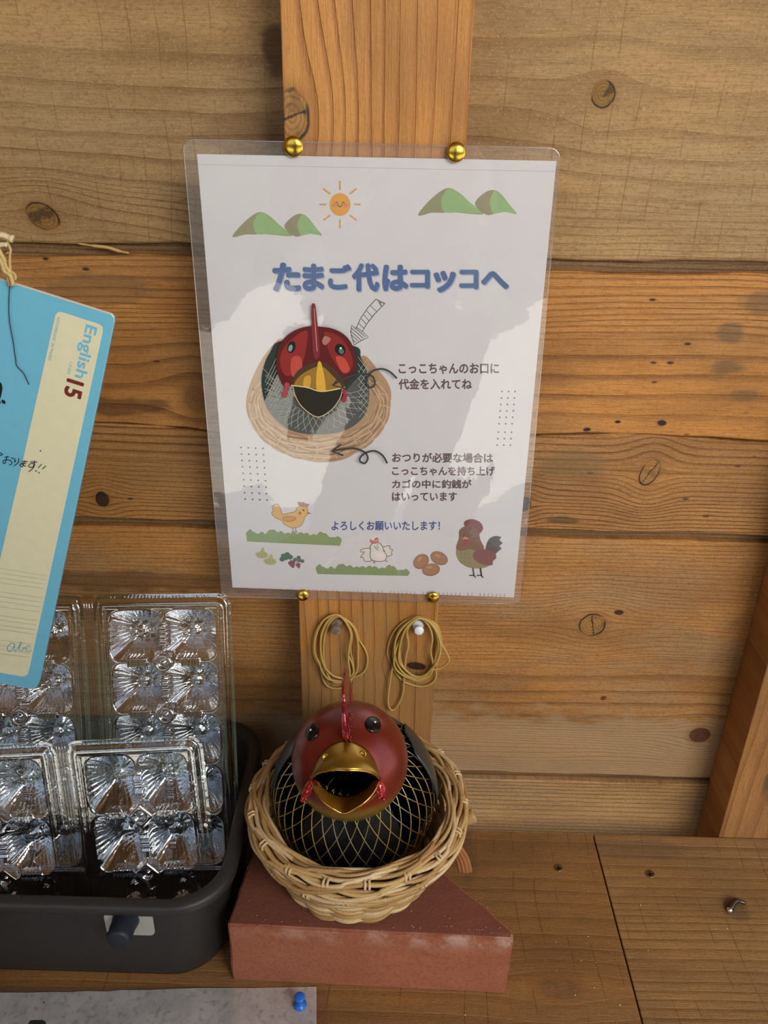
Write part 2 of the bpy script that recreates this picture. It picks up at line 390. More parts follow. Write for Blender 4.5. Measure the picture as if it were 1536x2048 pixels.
# ================================================================== STRUCTURE
ZS = -0.4428      # top of the shelf
D = 0.0408        # wall boards' face; the posts' face is y = 0
WX0, WX1 = -1.0, 1.0
back = MB(); back.box(WX0, WX1, D+.016, D+.03, -1.25, .95)
wall = back.build('wall_back', wood('wall_backing', '#5b4125', '#3a2815', '#584632', freq=90, seed=3.), None)
tag(wall, kind='structure')
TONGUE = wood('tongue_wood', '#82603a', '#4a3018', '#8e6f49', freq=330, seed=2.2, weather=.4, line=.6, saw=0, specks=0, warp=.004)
def plank(zt, zb, mat, top_line=None, bot_line=None, tongue=0.0, x0=WX0, x1=WX1, rec=.006):
    """one wall board, its edges slightly wavy, with a recessed tongue rising behind the board above"""
    n = 90; mb = MB()
    xs = [x0+(x1-x0)*i/n for i in range(n+1)]
    tp = [np.interp(x, *zip(*top_line)) if top_line else zt for x in xs]
    bt = [np.interp(x, *zip(*bot_line)) if bot_line else zb for x in xs]
    tp = [t+.0005*math.sin(x*47+zt*90)+.0004*math.sin(x*111) for t, x in zip(tp, xs)]
    bt = [t+.0005*math.sin(x*53+zb*70)+.0003*math.sin(x*131) for t, x in zip(bt, xs)]
    e = .0012
    vs = []
    for i, x in enumerate(xs):
        vs += [(x, D+.014, tp[i]), (x, D+e, tp[i]), (x, D, tp[i]-e), (x, D, bt[i]+e), (x, D+e, bt[i]), (x, D+.014, bt[i])]
    fs = [(i*6+k, (i+1)*6+k, (i+1)*6+(k+1) % 6, i*6+(k+1) % 6) for i in range(n) for k in range(6)]
    fs += [tuple(range(6)), tuple(reversed([n*6+k for k in range(6)]))]
    mb.add(vs, fs)
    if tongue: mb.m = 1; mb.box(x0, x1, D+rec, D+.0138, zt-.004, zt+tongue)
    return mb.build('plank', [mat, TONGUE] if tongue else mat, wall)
BASE, DARK, GREY = '#bd8549', '#70461f', '#a08055'
orange = '#c98a45'
plank(.60, .300, wood('board_wood_upper', '#b28f5e', '#765530', '#a68b62', freq=75, seed=9., weather=.8, line=.4))
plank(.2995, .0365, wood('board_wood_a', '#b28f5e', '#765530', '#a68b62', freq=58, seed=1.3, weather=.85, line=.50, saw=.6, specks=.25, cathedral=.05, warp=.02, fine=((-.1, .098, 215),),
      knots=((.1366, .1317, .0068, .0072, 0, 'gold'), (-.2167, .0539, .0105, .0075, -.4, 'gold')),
      stain_shade=((-.086, .104, .03, .016, '#6b4a2a', .35), (-.060, .150, .012, .016, '#4b3520', .75))),  # second patch paints in the dark shade beside the post
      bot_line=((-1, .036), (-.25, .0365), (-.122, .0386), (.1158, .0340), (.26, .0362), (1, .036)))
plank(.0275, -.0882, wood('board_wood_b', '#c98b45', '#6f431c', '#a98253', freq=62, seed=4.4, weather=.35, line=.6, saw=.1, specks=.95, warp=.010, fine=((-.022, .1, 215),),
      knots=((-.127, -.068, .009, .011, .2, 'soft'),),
      stain_shade=((.27, .010, .03, .010, '#6e5539', .7), (.243, -.012, .012, .009, '#6e5539', .7), (.245, -.035, .013, .008, '#6e5539', .7), (.155, -.084, .004, .002, '#1d1712', 1.), (.176, -.0775, .0022, .0012, '#1d1712', 1.), (.208, -.0775, .004, .003, '#2c1d12', 1.), (-.19, .008, .05, .012, '#6e5539', .5), (-.19, -.075, .05, .008, '#4b2f18', .6), (.262, -.055, .012, .006, '#6e5539', .6))),
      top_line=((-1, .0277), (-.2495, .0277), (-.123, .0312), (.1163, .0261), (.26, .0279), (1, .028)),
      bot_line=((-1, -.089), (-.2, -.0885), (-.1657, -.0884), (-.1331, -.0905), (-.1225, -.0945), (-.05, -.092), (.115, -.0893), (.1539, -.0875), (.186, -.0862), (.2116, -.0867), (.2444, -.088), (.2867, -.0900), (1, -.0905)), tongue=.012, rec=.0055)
plank(-.0892, -.1667, wood('board_wood_c', '#bc8649', '#653c1a', '#a27e52', freq=150, seed=6.1, weather=.5, line=.75, saw=.1, specks=.8, warp=.006, fine=((-.3, -.118, 300),),
      knots=((.2056, -.1165, .0062, .0105, -.35, 'light'), (.116, -.145, .004, .006, 0, 'dark'), (-.205, -.150, .005, .006, 0, 'dark')),
      stain_shade=((.15, -.112, .03, .012, '#76603f', .5), (.147, -.158, .014, .004, '#5d4428', .8))),
      top_line=((-1, -.0900), (-.2, -.0895), (-.1657, -.0894), (-.1331, -.0915), (-.1225, -.0955), (-.05, -.093), (.115, -.0904), (.1539, -.0880), (.186, -.0868), (.2116, -.0880), (.2444, -.0892), (.2867, -.0909), (1, -.0914)), tongue=.0, rec=.010)
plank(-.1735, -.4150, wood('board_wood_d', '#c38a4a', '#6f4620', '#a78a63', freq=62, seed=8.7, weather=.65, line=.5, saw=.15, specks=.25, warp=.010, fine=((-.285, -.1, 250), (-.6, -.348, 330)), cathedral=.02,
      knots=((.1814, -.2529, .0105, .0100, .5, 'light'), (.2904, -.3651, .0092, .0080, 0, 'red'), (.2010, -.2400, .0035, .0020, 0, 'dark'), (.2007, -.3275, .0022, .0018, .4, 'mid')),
      stain_shade=((.20, -.39, .9, .05, '#b39c79', .55), (-.2, -.223, .2, .010, '#5d3d20', .6))), tongue=.012, rec=.006)
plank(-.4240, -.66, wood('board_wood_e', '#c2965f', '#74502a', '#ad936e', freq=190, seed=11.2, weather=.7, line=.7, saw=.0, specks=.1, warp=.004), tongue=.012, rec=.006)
# a splinter lifted off the board joint
sp = MB(); P0, P1 = atY(155, 487, D-.0008), atY(258, 506, D-.0012)
sp.tube(smooth_curve([P0, atY(190, 492, D-.001), atY(215, 495, D-.0014), atY(238, 502, D-.001), P1], 4), [.0006]*4+[.0012]*9+[.0007]*4, 5)
tag(sp.build('splinter', plain('splinter_wood', '#c9a468', .7), wall, smooth=True), 'pale splinter peeled from the board joint')

# posts
def post_obj(name, x0, x1, mat, label):
    mb = MB(); mb.box(x0, x1, 0.0, D-.0004, -1.2, .9)
    o = mb.build(name, mat, None, bevel=.0012)
    return o
pm = wood('post_wood', '#c88b45', '#965d26', '#ba8f57', axis='z', cross='x', freq=92, seed=14.2, weather=.2, line=.75, saw=0, specks=.15, warp=.010,
          knots=((.1165, -.0475, .0135, .0095, .0, 'light'), (-.2680, .0375, .0034, .0075, .15, 'dark')), cathedral=.03, rough=.5, stain_shade=((-.40, 0., .19, .5, '#9c7a50', .55),))
post = post_obj('wall_post', -.0525, .0525, pm, None)
tag(post, 'light orange vertical timber post behind the pinned poster and rubber bands', 'post')
pm2 = wood('post_wood_right', '#b7834c', '#7c5029', '#95714a', axis='z', cross='x', freq=70, seed=24.2, weather=.4, line=.6, saw=0, specks=.3, warp=.010,
           stain_shade=((-.375, .345, .03, .013, '#5e4a35', .8), (-.37, .372, .03, .02, '#4f3e2c', .7)))
post2 = post_obj('wall_post', .3085, .4135, pm2, None)
tag(post2, 'weathered vertical timber post at the right edge of the photo', 'post')

# shelf
shelf = MB(); shelf.box(WX0, WX1, -.50, -.46, ZS-.10, ZS-.0285)
shelf_root = shelf.build('shelf', wood('shelf_rail', '#a97b48', '#6e4a24', '#8d6d48', seed=30., freq=100), None)
tag(shelf_root, 'plain timber shelf of butted planks along the bottom of the wall', 'shelf')
sl = wood('shelf_plank_left', '#9a6d3a', '#65431f', '#886b46', axis='x', cross='y', freq=60, seed=33., weather=.35, line=.35, saw=.9, specks=.15, warp=.01,
          knots=((.1453, -.1425, .0165, .0090, -.05, 'soft'),), stain_shade=((.085, -.02, .01, .04, '#5c4a36', .5),), rough=.55)
sr = wood('shelf_plank_right', '#a67c48', '#6c4a26', '#907349', axis='x', cross='y', freq=120, seed=36., weather=.45, line=.5, saw=.8, specks=.1, warp=.006,
          stain_shade=((.2972, -.0700, .012, .014, '#6a5236', .7), (.23, -.015, .05, .012, '#6b5a45', .4)), rough=.55)
JX = .1984
def shelf_plank(x0, x1, y0, y1, mat, slant0=0., slant1=0.):
    mb = MB(); mb.prism([(x0+slant0*(y0+.08), y0, ZS), (x1+slant1*(y0+.08), y0, ZS), (x1+slant1*(y1+.08), y1, ZS), (x0+slant0*(y1+.08), y1, ZS)], (0, 0, -.028))
    return mb.build('plank', mat, shelf_root, bevel=.0008)
shelf_plank(WX0, JX-.0005, -.245, -.0012, sl); shelf_plank(JX+.0006, WX1, -.245, -.0008, sr)
shelf_plank(WX0, JX-.0005, -.50, -.246, sl); shelf_plank(JX+.0006, WX1, -.50, -.246, sr)

# stall around: roof over the shelf, ground outside
gr = MB(); gr.box(-12, 12, -14, D+.03, -1.30, -1.25)
tag(gr.build('floor', plain('gravel_ground', '#bdb8ac', .9, bumpy=.3), None), kind='structure')
rf = MB(); rf.box(-1.3, 1.3, -1.15, D+.03, .90, .93)
tag(rf.build('ceiling', wood('roof_boards', '#9c7243', '#64431f', '#7f6444', seed=40., freq=80, axis='x', cross='y'), None), kind='structure')

lw = MB(); lw.box(-1.0, -.97, -1.1, D+.015, -1.25, .90)
tag(lw.build('added_wall_left', wood('blocker_boards', '#a97c48', '#6a4824', '#86694a', seed=50., freq=90, axis='y', cross='z'), None), kind='structure')  # unseen side wall, added to hold back light from the left
fw = MB(); fw.box(-12, 12, -5.6, -5.3, -1.25, .6)
tag(fw.build('wall_far', plain('far_fence', '#39402f', .95), None), kind='structure')

# ================================================================== POSTER
PY = -.0016       # face of the paper
def paper_surf(u, v, off): p = atY(u, v, PY); return (p.x, p.y-off, p.z)
poster = empty('notice_poster', (0, -.0008, -.207))
tag(poster, 'laminated white notice with Japanese lettering, hen picture and little farm drawings', 'poster')
pp = MB()
quad = [paper_surf(394, 308, 0), paper_surf(1113, 322, 0), paper_surf(1028, 1195, 0), paper_surf(465, 1175, 0)]
pp.prism(quad, (0, .0002, 0))
kp = NB('white_paper'); o_, _x = kp.objxyz()
kp.put(kp.mix(kp.noise(o_, 30, 3), rgba('#dcdcde'), rgba('#e6e6e8')), kp.b.inputs['Base Color']); set_b(kp.b, Roughness=.6, Specular_IOR_Level=.2)
kp.bump(kp.noise(o_, 25, 2), .1, .002)
paper = pp.build('paper_sheet', kp.m, poster)
# title
T = Art(paper_surf)
TITLE = [('た', 545, 525, 602, 583), ('ま', 605, 527, 649, 582), ('ご', 656, 528, 703, 579), ('代', 704, 526, 759, 583), ('は', 765, 529, 817, 582),
         ('コ', 820, 539, 860, 577), ('ッ', 867, 541, 912, 585), ('コ', 919, 539, 957, 578), ('へ', 962, 542, 1018, 578)]
for ch, a, b, c, d in TITLE: T.text(ch, (a+2, b+2.5, c+2, d+2.5), '#a9b5cf', .05)
for ch, a, b, c, d in TITLE: T.text(ch, (a, b, c, d), '#2f5f9e', .05)
T.build('title_lettering', paper)
for blk in ((('こっこちゃんのお口に', (797, 726, 998, 748), 0), ('代金を入れてね', (797, 757, 944, 779), 0)), (('おつりが必要な場合は', (784, 905, 986, 925), .005),
                   ('こっこちゃんを持ち上げ', (784, 932, 990, 951), .003), ('カゴの中に釣銭が', (784, 959, 943, 977), .0), ('はいっています', (784, 984, 914, 1002), 0))):
    T = Art(paper_surf)
    for t, bx, sl_ in blk: T.text(t, bx, '#4a2522', .030, sl_)
    T.build('instruction_lettering', paper)
T = Art(paper_surf); T.text('よろしくお願いいたします！', (663, 1042, 880, 1061), '#27468c', .028); T.build('closing_lettering', paper)
# sun
T = Art(paper_surf); cx, cy = 680, 409
T.ell(cx, cy, 21, 23, '#e9a531', n=32)
for i in range(8):
    a = i*PI/4; T.stroke([(cx+29*math.cos(a), cy+31*math.sin(a)), (cx+(40 if i % 2 == 0 else 46)*math.cos(a), cy+(46 if i in (2, 6) else 44 if i % 2 else 40)*math.sin(a))], 3.2, '#e3a84a')
T.ell(cx-12, cy+1, 4.5, 3, '#d98a5a'); T.ell(cx+12, cy+1, 4.5, 3, '#d98a5a')
T.stroke([(cx-5, cy), (cx, cy+4.5), (cx+5, cy)], 1.6, '#6b3a20', 5); T.stroke([(cx-9, cy-3), (cx-6, cy-5), (cx-4, cy-3)], 1.3, '#6b3a20', 4); T.stroke([(cx+4, cy-3), (cx+7, cy-5), (cx+9, cy-3)], 1.3, '#6b3a20', 4)
T.build('sun_drawing', paper)
# hills
def hills(x, y, s):
    T = Art(paper_surf)
    q = lambda L: [(x+a*s, y+b*s) for a, b in L]
    T.blob(q([(0, 50), (14, 30), (38, 8), (56, 0), (74, 8), (92, 24), (102, 34), (118, 48), (60, 44), (25, 45)]), '#8fae6c')
    T.poly(smooth_curve(q([(1, 50), (14, 30), (38, 8), (55, 1), (44, 14), (42, 30), (50, 44), (25, 45)]), 5, True), '#929266')
    T.poly(smooth_curve(q([(104, 28), (122, 8), (139, 4), (152, 12), (166, 30), (179, 47), (160, 43), (132, 48), (116, 44)]), 5, True), '#8fae6c')
    T.poly(smooth_curve(q([(104, 26), (122, 8), (138, 4), (132, 16), (130, 30), (136, 46), (126, 49), (112, 40)]), 5, True), '#93906a')
    T.poly(smooth_curve(q([(55, 2), (72, 8), (92, 24), (112, 44), (75, 44), (50, 44), (42, 30), (45, 14)]), 5, True), '#93bd7a')
    T.poly(smooth_curve(q([(140, 5), (153, 13), (166, 30), (178, 46), (155, 43), (137, 46), (131, 30), (133, 15)]), 5, True), '#93bd7a')
    return T.build('hills_drawing', paper)
hills(465, 424, 1.0); hills(836, 376, 1.1)
# hatched arrow
T = Art(paper_surf); K = '#1d1d1f'
px_ = lambda L: [(480+a/4.8, 590+b/4.8) for a, b in L]
T.stroke(px_([(1305, 40), (1230, 120), (1160, 220), (1112, 325), (1075, 285), (1062, 350), (1075, 410), (1097, 480), (1160, 440), (1232, 405), (1175, 350), (1215, 280), (1290, 185), (1393, 78), (1305, 40)]), 1.5, K)
for (a, b) in (((1325, 52), (1360, 115)), ((1250, 100), (1312, 160)), ((1215, 150), (1270, 210)), ((1190, 190), (1240, 250)), ((1165, 225), (1215, 282)), ((1140, 270), (1190, 320)), ((1120, 310), (1175, 350)),
               ((1085, 300), (1205, 400)), ((1070, 315), (1185, 415)), ((1065, 345), (1160, 430)), ((1068, 380), (1140, 445)), ((1078, 425), (1120, 460)), ((1330, 60), (1385, 80)), ((1345, 70), (1360, 110))):
    T.stroke(px_([a, b]), 1.1, K)
T.build('arrow_drawing', paper)
# picture of the hen in its basket
T = Art(paper_surf, step=.00002)
T.blob([(568, 683), (533, 705), (503, 760), (492, 810), (505, 850), (540, 880), (580, 908), (630, 924), (690, 918), (735, 885), (768, 845), (782, 800), (778, 770), (758, 742), (722, 712), (700, 800), (650, 860), (560, 820)], '#b99164')
def ringpt(t, k):     # basket rim ring k = 0 inner .. 1 outer
    cx_, cy_ = 638, 800; a = t
    rx, ry = 112+30*k, 62+20*k
    return (cx_+rx*math.cos(a), cy_+8+ry*math.sin(a)+(30*k*max(0, math.sin(a))))
for k in range(9):
    for j in range(2):
        pts = [ringpt(-.9+5.0*i/60, .12+k/9.3+.045*math.sin(i*.95+j*PI+k*1.7)) for i in range(61)]
        T.stroke(pts, 2.6, ['#cfa878', '#a97f50', '#c6a070', '#8f683f', '#d8b98c'][(k*2+j) % 5])
for i in range(15):
    a = -.6+4.4*i/14; p, q = ringpt(a, .45), ringpt(a, .72); T.stroke([p, q], 3, '#d5b183'); T.stroke([ringpt(a+.03, .8), ringpt(a+.03, .98)], 2.4, '#dcb98a')
T.blob([(570, 680), (540, 705), (526, 740), (524, 775), (535, 815), (560, 845), (590, 862), (640, 868), (690, 860), (725, 835), (738, 800), (735, 750), (722, 715), (705, 690)], '#2e3834')
for i in range(20):
    a = .25+i*.155
    T.stroke([(632+f*92*math.cos(a+.55*(f-.7))*1.05, 770+f*88*math.sin(a+.55*(f-.7))) for f in (.62, .74, .86, .98, 1.06)], .9, '#9fa79c')
    T.stroke([(632+f*92*math.cos(a-.55*(f-.7))*1.05, 770+f*88*math.sin(a-.55*(f-.7))) for f in (.62, .74, .86, .98, 1.06)], .9, '#aab0a2')
for i in range(8):
    T.stroke([(532+i*1.5, 760+i*9), (560+i*.5, 700+i*12)], .8, '#b3b9ac'); T.stroke([(527+i*4, 735+i*14), (556+i*3, 765+i*9)], .8, '#a3aba0')
    T.stroke([(716, 712+i*14), (737, 740+i*13)], .9, '#aab0a2'); T.stroke([(737, 712+i*14), (718, 742+i*13)], .9, '#9aa196')
T.blob([(556, 700), (565, 680), (585, 662), (610, 652), (635, 651), (665, 655), (690, 668), (706, 690), (713, 720), (708, 745), (690, 762), (660, 750), (620, 745), (592, 760), (575, 775), (562, 760), (553, 730)], '#5b1a1c')
T.blob([(565, 700), (590, 672), (615, 660), (612, 700), (600, 735), (575, 750), (562, 730)], '#8c2b28'); T.blob([(650, 662), (680, 672), (700, 700), (706, 728), (690, 745), (668, 720), (655, 690)], '#842723')
T.blob([(584, 715), (602, 712), (604, 740), (585, 750)], '#b74a40'); T.blob([(672, 712), (690, 715), (700, 738), (685, 742)], '#bb4a3e')
T.blob([(650, 670), (662, 676), (652, 688), (645, 682)], '#a9706a')
T.blob([(624, 610), (628, 605), (632, 612), (637, 660), (640, 705), (632, 716), (627, 700), (624, 650)], '#7c2b30')
T.stroke([(629, 615), (632, 660), (635, 700)], 1.5, '#c08a86', 4)
T.ell(584, 692, 8, 12, '#17201f', 15); T.ell(582, 694, 4, 7, '#7f9794', 15); T.ell(681, 697, 10, 12, '#14191a', -35); T.ell(683, 700, 5, 6, '#4d6a68', -35); T.ell(682, 694, 2, 2, '#e8eef0')
T.blob([(586, 770), (592, 745), (610, 730), (640, 720), (668, 735), (685, 755), (690, 772), (665, 776), (640, 778), (615, 772)], '#4b3422')
T.blob([(590, 770), (602, 748), (640, 730), (665, 748), (684, 772), (662, 777), (645, 779), (620, 772)], '#96712c')
T.blob([(636, 726), (644, 726), (652, 778), (634, 777)], '#d5a83c'); T.blob([(610, 752), (622, 750), (620, 772), (608, 770)], '#c99a3a')
T.blob([(587, 771), (620, 775), (648, 780), (685, 774), (680, 795), (662, 818), (635, 831), (606, 812), (592, 790)], '#282620')
T.stroke([(587, 771), (592, 790), (606, 812), (635, 831), (662, 818), (680, 795), (686, 774)], 1.8, '#c6b48a', 5); T.stroke([(584, 768), (615, 772), (645, 780), (690, 772)], 2.2, '#d8c486', 5)
for q in ((575, 768), (572, 778), (570, 787)): T.ell(q[0], q[1], 5.5, 6, '#a4464c')
for q in ((689, 780), (691, 789), (688, 797)): T.ell(q[0], q[1], 4.5, 5, '#962f3a')
# curly pointing arrows drawn over it
for pts, hd in (([(793, 753), (780, 741), (765, 735), (748, 738), (738, 748), (733, 763), (742, 772), (750, 765), (745, 750), (725, 745), (695, 752), (668, 766)], ((682, 748), (666, 768), (690, 774))),
                ([(774, 922), (766, 908), (752, 899), (738, 900), (724, 908), (720, 918), (730, 923), (736, 912), (728, 900), (705, 893), (668, 898)], ((682, 886), (665, 899), (686, 907)))):
    T.stroke(pts, 3.6, '#3a3d3c', 7); T.stroke(hd, 3.4, '#3a3d3c')
T.build('hen_picture', paper)
# dots
T = Art(paper_surf)
for r in range(9):
    for c in range(3): T.ell(1004+c*12.5-r*1.2+c*.6, 783+r*12.9+(4 if r > 5 else 0), 1.9, 1.9, '#55585f', n=10, up=False)
T.build('dot_pattern', paper); T = Art(paper_surf)
for r in range(9):
    for c in range(4): T.ell(482+c*14.6+r*1.05, 895+r*12.9+c*.6, 1.9, 1.9, '#4a4f63' if r < 6 else '#434a86', n=10, up=False)
T.build('dot_pattern', paper)
# bushes
def bush(x0, x1, yt0, yb, sl_, flip, c='#86a160'):
    T = Art(paper_surf); prof = [0, -6, 3, -1, 1, -9, -4, -4, -1, -3, -2, -4, -3, 0, -2, -8, -2, 4, 0, 5]
    n = 150; top = []
    for i in range(n+1):
        t = i/n; x = x0+(x1-x0)*t; hv = np.interp(t*(len(prof)-1), range(len(prof)), prof)
        top.append((x, yt0+hv+sl_*(x-x0)-3.2*abs(math.sin(t*PI*15))))
    bot = [(x1-4, yb+sl_*(x1-x0)), (x0+4, yb)] if flip else [(x1-4, yb+sl_*(x1-x0)), (x0+2, yb)]
    T.poly(top+bot, c); return T.build('bush_drawing', paper)
bush(492, 684, 1066, 1083, .045, 0); bush(631, 820, 1136, 1148, .02, 1, '#809c58')
# yellow hen
T = Art(paper_surf); yq = lambda L: [(480+a/6.982, 990+b/6.982) for a, b in L]
OUT = '#7a5a2a'
bd = yq([(600, 265), (700, 245), (770, 230), (800, 175), (850, 160), (930, 170), (950, 220), (935, 280), (905, 310), (885, 380), (830, 440), (720, 455), (620, 410), (590, 360), (500, 320), (440, 255), (465, 215), (450, 170), (490, 130), (530, 130), (570, 200)])
T.blob(bd, '#e8b85a'); T.stroke(bd, 1.0, OUT, 5, closed=True)
T.blob(yq([(805, 95), (850, 100), (885, 98), (925, 118), (968, 125), (945, 165), (880, 165), (830, 155)]), '#9c4a48')
T.poly(yq([(940, 235), (1000, 257), (940, 265)]), '#8a4438'); T.ell(480+838/6.982, 990+252/6.982, 3, 3, '#a8582e'); T.ell(480+886/6.982, 990+210/6.982, 2, 2, '#4c2c1c')
wg = yq([(595, 320), (650, 300), (700, 300), (780, 315), (760, 350), (690, 368), (620, 355)]); T.blob(wg, '#e09a50'); T.stroke(wg, .9, OUT, 4, closed=True)
for a in ((735, 455, 720, 525), (775, 455, 765, 530)):
    T.stroke(yq([(a[0], a[1]), (a[0]+8, 500), (a[2], a[3])]), 1.2, '#5a3c22'); T.stroke(yq([(a[0]+8, 500), (a[2]+38, a[3])]), 1.1, '#5a3c22')
T.build('yellow_hen_drawing', paper)
# garlic and beets
T = Art(paper_surf)
for (a, b) in ((300, 830), (415, 920)):
    T.blob(yq([(a-85, b-15), (a-20, b-45), (a+10, b-95), (a+35, b-90), (a+45, b-45), (a+95, b), (a+70, b+45), (a, b+55), (a-60, b+35)]), '#b9bd7e')
    for dx in (-40, 0, 40): T.stroke(yq([(a+dx, b-20), (a+dx*1.15, b+35)]), .8, '#93985c')
T.build('garlic_drawing', paper)
T = Art(paper_surf)
for (a, b, s_) in ((720, 960, 1.0), (810, 980, .7)):
    T.blob(yq([(a-50*s_, b-15*s_), (a, b-48*s_), (a+48*s_, b-30*s_), (a+45*s_, b+15*s_), (a+28*s_, b+62*s_), (a-20*s_, b+30*s_)]), '#8a2f56')
    for (dx, dy) in ((-110, -110), (-60, -130), (-130, -65), (-20, -95), (-80, -85)) if s_ > .9 else ((-40, -80), (10, -110), (60, -60), (20, -70)):
        T.ell(480+(a+dx)/6.982, 990+(b+dy)/6.982, 5.2*s_+.6, 4.2*s_+.6, '#2f6b50', n=12)
    T.stroke(yq([(a-5, b-48*s_), (a-30*s_, b-80*s_)]), 1.2, '#2f6b50')
T.build('beet_drawing', paper)
# white hen
T = Art(paper_surf); wq = lambda L: [(700+a/4.8, 1060+b/4.8) for a, b in L]
for pts in ([(195, 180), (140, 178), (100, 195), (110, 212), (140, 212), (98, 262), (125, 262), (145, 300), (215, 290), (200, 240)], [(312, 170), (345, 155), (385, 152), (380, 175), (412, 190), (395, 212), (402, 238), (352, 250), (330, 200)]):
    T.blob(wq(pts), '#e9e7dc', 4); T.stroke(wq(pts), 1.1, '#2c2420', 4, closed=True)
b_ = wq([(245, 122), (285, 125), (312, 160), (325, 200), (352, 245), (335, 290), (270, 300), (210, 285), (192, 240), (198, 200), (195, 160), (215, 128)])
T.blob(b_, '#e9e7dc'); T.stroke(b_, 1.2, '#2c2420', 5, closed=True)
c_ = wq([(215, 125), (192, 100), (205, 90), (228, 105), (245, 80), (268, 78), (265, 120)]); T.blob(c_, '#e36a66', 4); T.stroke(c_, .9, '#6b2a2a', 4, closed=True)
T.stroke(wq([(240, 165), (272, 162), (262, 190), (240, 165)]), 1.0, '#2c2420'); T.ell(700+235/4.8, 1060+150/4.8, .8, .8, '#2c2420'); T.ell(700+265/4.8, 1060+145/4.8, .8, .8, '#2c2420')
T.stroke(wq([(235, 298), (232, 318)]), 1, '#2c2420'); T.stroke(wq([(225, 305), (242, 312)]), 1, '#2c2420'); T.stroke(wq([(335, 285), (350, 300), (362, 292)]), 1, '#2c2420')
T.build('white_hen_drawing', paper)
# eggs
for (a, b, rx, ry, an) in ((682, 302, 82, 66, -40), (855, 270, 88, 62, 25), (778, 380, 86, 60, -8)):
    T = Art(paper_surf, start=2 if a != 778 else 8)
    X, Y = 700+a/4.8, 1060+b/4.8
    T.ell(X, Y, rx/4.8, ry/4.8, '#8f5a34', an); T.ell(X-.6, Y-.8, rx/4.8*.9, ry/4.8*.88, '#a8734a', an); T.ell(X-3, Y-5, rx/4.8*.35, ry/4.8*.2, '#c4946b', an)
    T.build('egg_drawing', paper)
# brown hen
T = Art(paper_surf)
T.blob([(970, 1110), (972, 1092), (978, 1078), (990, 1072), (1002, 1074), (999, 1080), (1005, 1086), (999, 1092), (1003, 1097), (995, 1104), (985, 1112)], '#3d3b3d')
T.blob([(914, 1098), (940, 1096), (968, 1104), (985, 1120), (980, 1130), (966, 1136), (942, 1136), (924, 1128), (914, 1115)], '#8f8454')
T.blob([(928, 1050), (930, 1042), (942, 1038), (952, 1040), (962, 1046), (966, 1058), (955, 1070), (940, 1062)], '#7e2f33')
T.blob([(912, 1097), (918, 1075), (918, 1062), (928, 1053), (942, 1052), (956, 1062), (961, 1080), (968, 1096), (955, 1101), (938, 1098), (925, 1101)], '#7a4d2e')
T.blob([(946, 1108), (956, 1099), (975, 1099), (990, 1106), (992, 1116), (986, 1122), (984, 1130), (966, 1129), (950, 1120)], '#7d3238')
T.ell(932, 1085, 6, 7, '#8a3036'); T.poly([(923, 1078), (931, 1073), (939, 1078)], '#d99a4a'); T.ell(928, 1070, 1.3, 1.3, '#2c1a12'); T.ell(943, 1070, 1.3, 1.3, '#2c1a12'); T.ell(950, 1076, 3, 1.6, '#6a3a26')
for i in range(3):
    for j in range(3): T.stroke([(921+i*8, 1105+j*8), (922+i*8, 1109+j*8)], 1., '#6e6136')
for x_ in (946, 961): T.stroke([(x_, 1136), (x_+2, 1151)], 2.6, '#3a3034'); T.stroke([(x_-7, 1150), (x_+2, 1150), (x_+5, 1154)], 1.8, '#3a3034')
T.build('brown_hen_drawing', paper)
# fold line printed near the top edge
T = Art(paper_surf); T.stroke([(396, 329), (1112, 343)], .8, '#b4b4ba'); T.build('header_line', paper)
# pouch film
def film_mat(name, tint, bump_s, bump_d, scale, rough=.04, base=.05, extra=.0, haze=0.0):
    k = NB(name); k.t.nodes.remove(k.b); o, _ = k.objxyz()
    tr = k.n('ShaderNodeBsdfTransparent'); tr.inputs[0].default_value = tint
    gl = k.n('ShaderNodeBsdfGlossy'); gl.inputs['Roughness'].default_value = rough; gl.inputs['Color'].default_value = (1, 1, 1, 1)
    bm = k.n('ShaderNodeBump'); bm.inputs['Strength'].default_value = bump_s; bm.inputs['Distance'].default_value = bump_d
    k.put(k.math('ADD', k.noise(o, scale, 2), k.math('MULTIPLY', k.noise(o, scale*9, 2), .04)), bm.inputs['Height'])
    k.t.links.new(bm.outputs[0], gl.inputs['Normal'])
    f = schlick(k, bm, .04, 1.5, extra)
    if haze:
        df = k.n('ShaderNodeBsdfDiffuse'); df.inputs[0].default_value = (.85, .82, .82, 1); hm = k.n('ShaderNodeMixShader'); hm.inputs[0].default_value = haze
        k.t.links.new(tr.outputs[0], hm.inputs[1]); k.t.links.new(df.outputs[0], hm.inputs[2]); tr = hm
    mx = k.n('ShaderNodeMixShader'); k.put(f, mx.inputs[0]); k.t.links.new(tr.outputs[0], mx.inputs[1]); k.t.links.new(gl.outputs[0], mx.inputs[2])
    k.t.links.new(mx.outputs[0], k.out.inputs['Surface']); return k.m
fm = film_mat('clear_pouch_film', (.97, .96, .97, 1), .5, .004, 9, .03, extra=.03, haze=.09)
c4 = [atY(367, 278, 0), atY(1120, 296, 0), atY(1040, 1205, 0), atY(445, 1190, 0)]
NU, NV = 60, 84; fl = MB(); vs = []
def film_pt(s, t):
    r = .030
    P = (c4[0]*(1-s)+c4[1]*s)*(1-t)+(c4[3]*(1-s)+c4[2]*s)*t
    rip = .0005*math.sin(t*9+s*3)*math.sin(s*PI)+.0003*math.sin(s*23+t*17)*math.sin(t*PI)
    edge = min(s, 1-s)
    return Vector((P.x, -.0024-rip-.0008*math.sin(s*PI)*math.sin(t*PI), P.z))
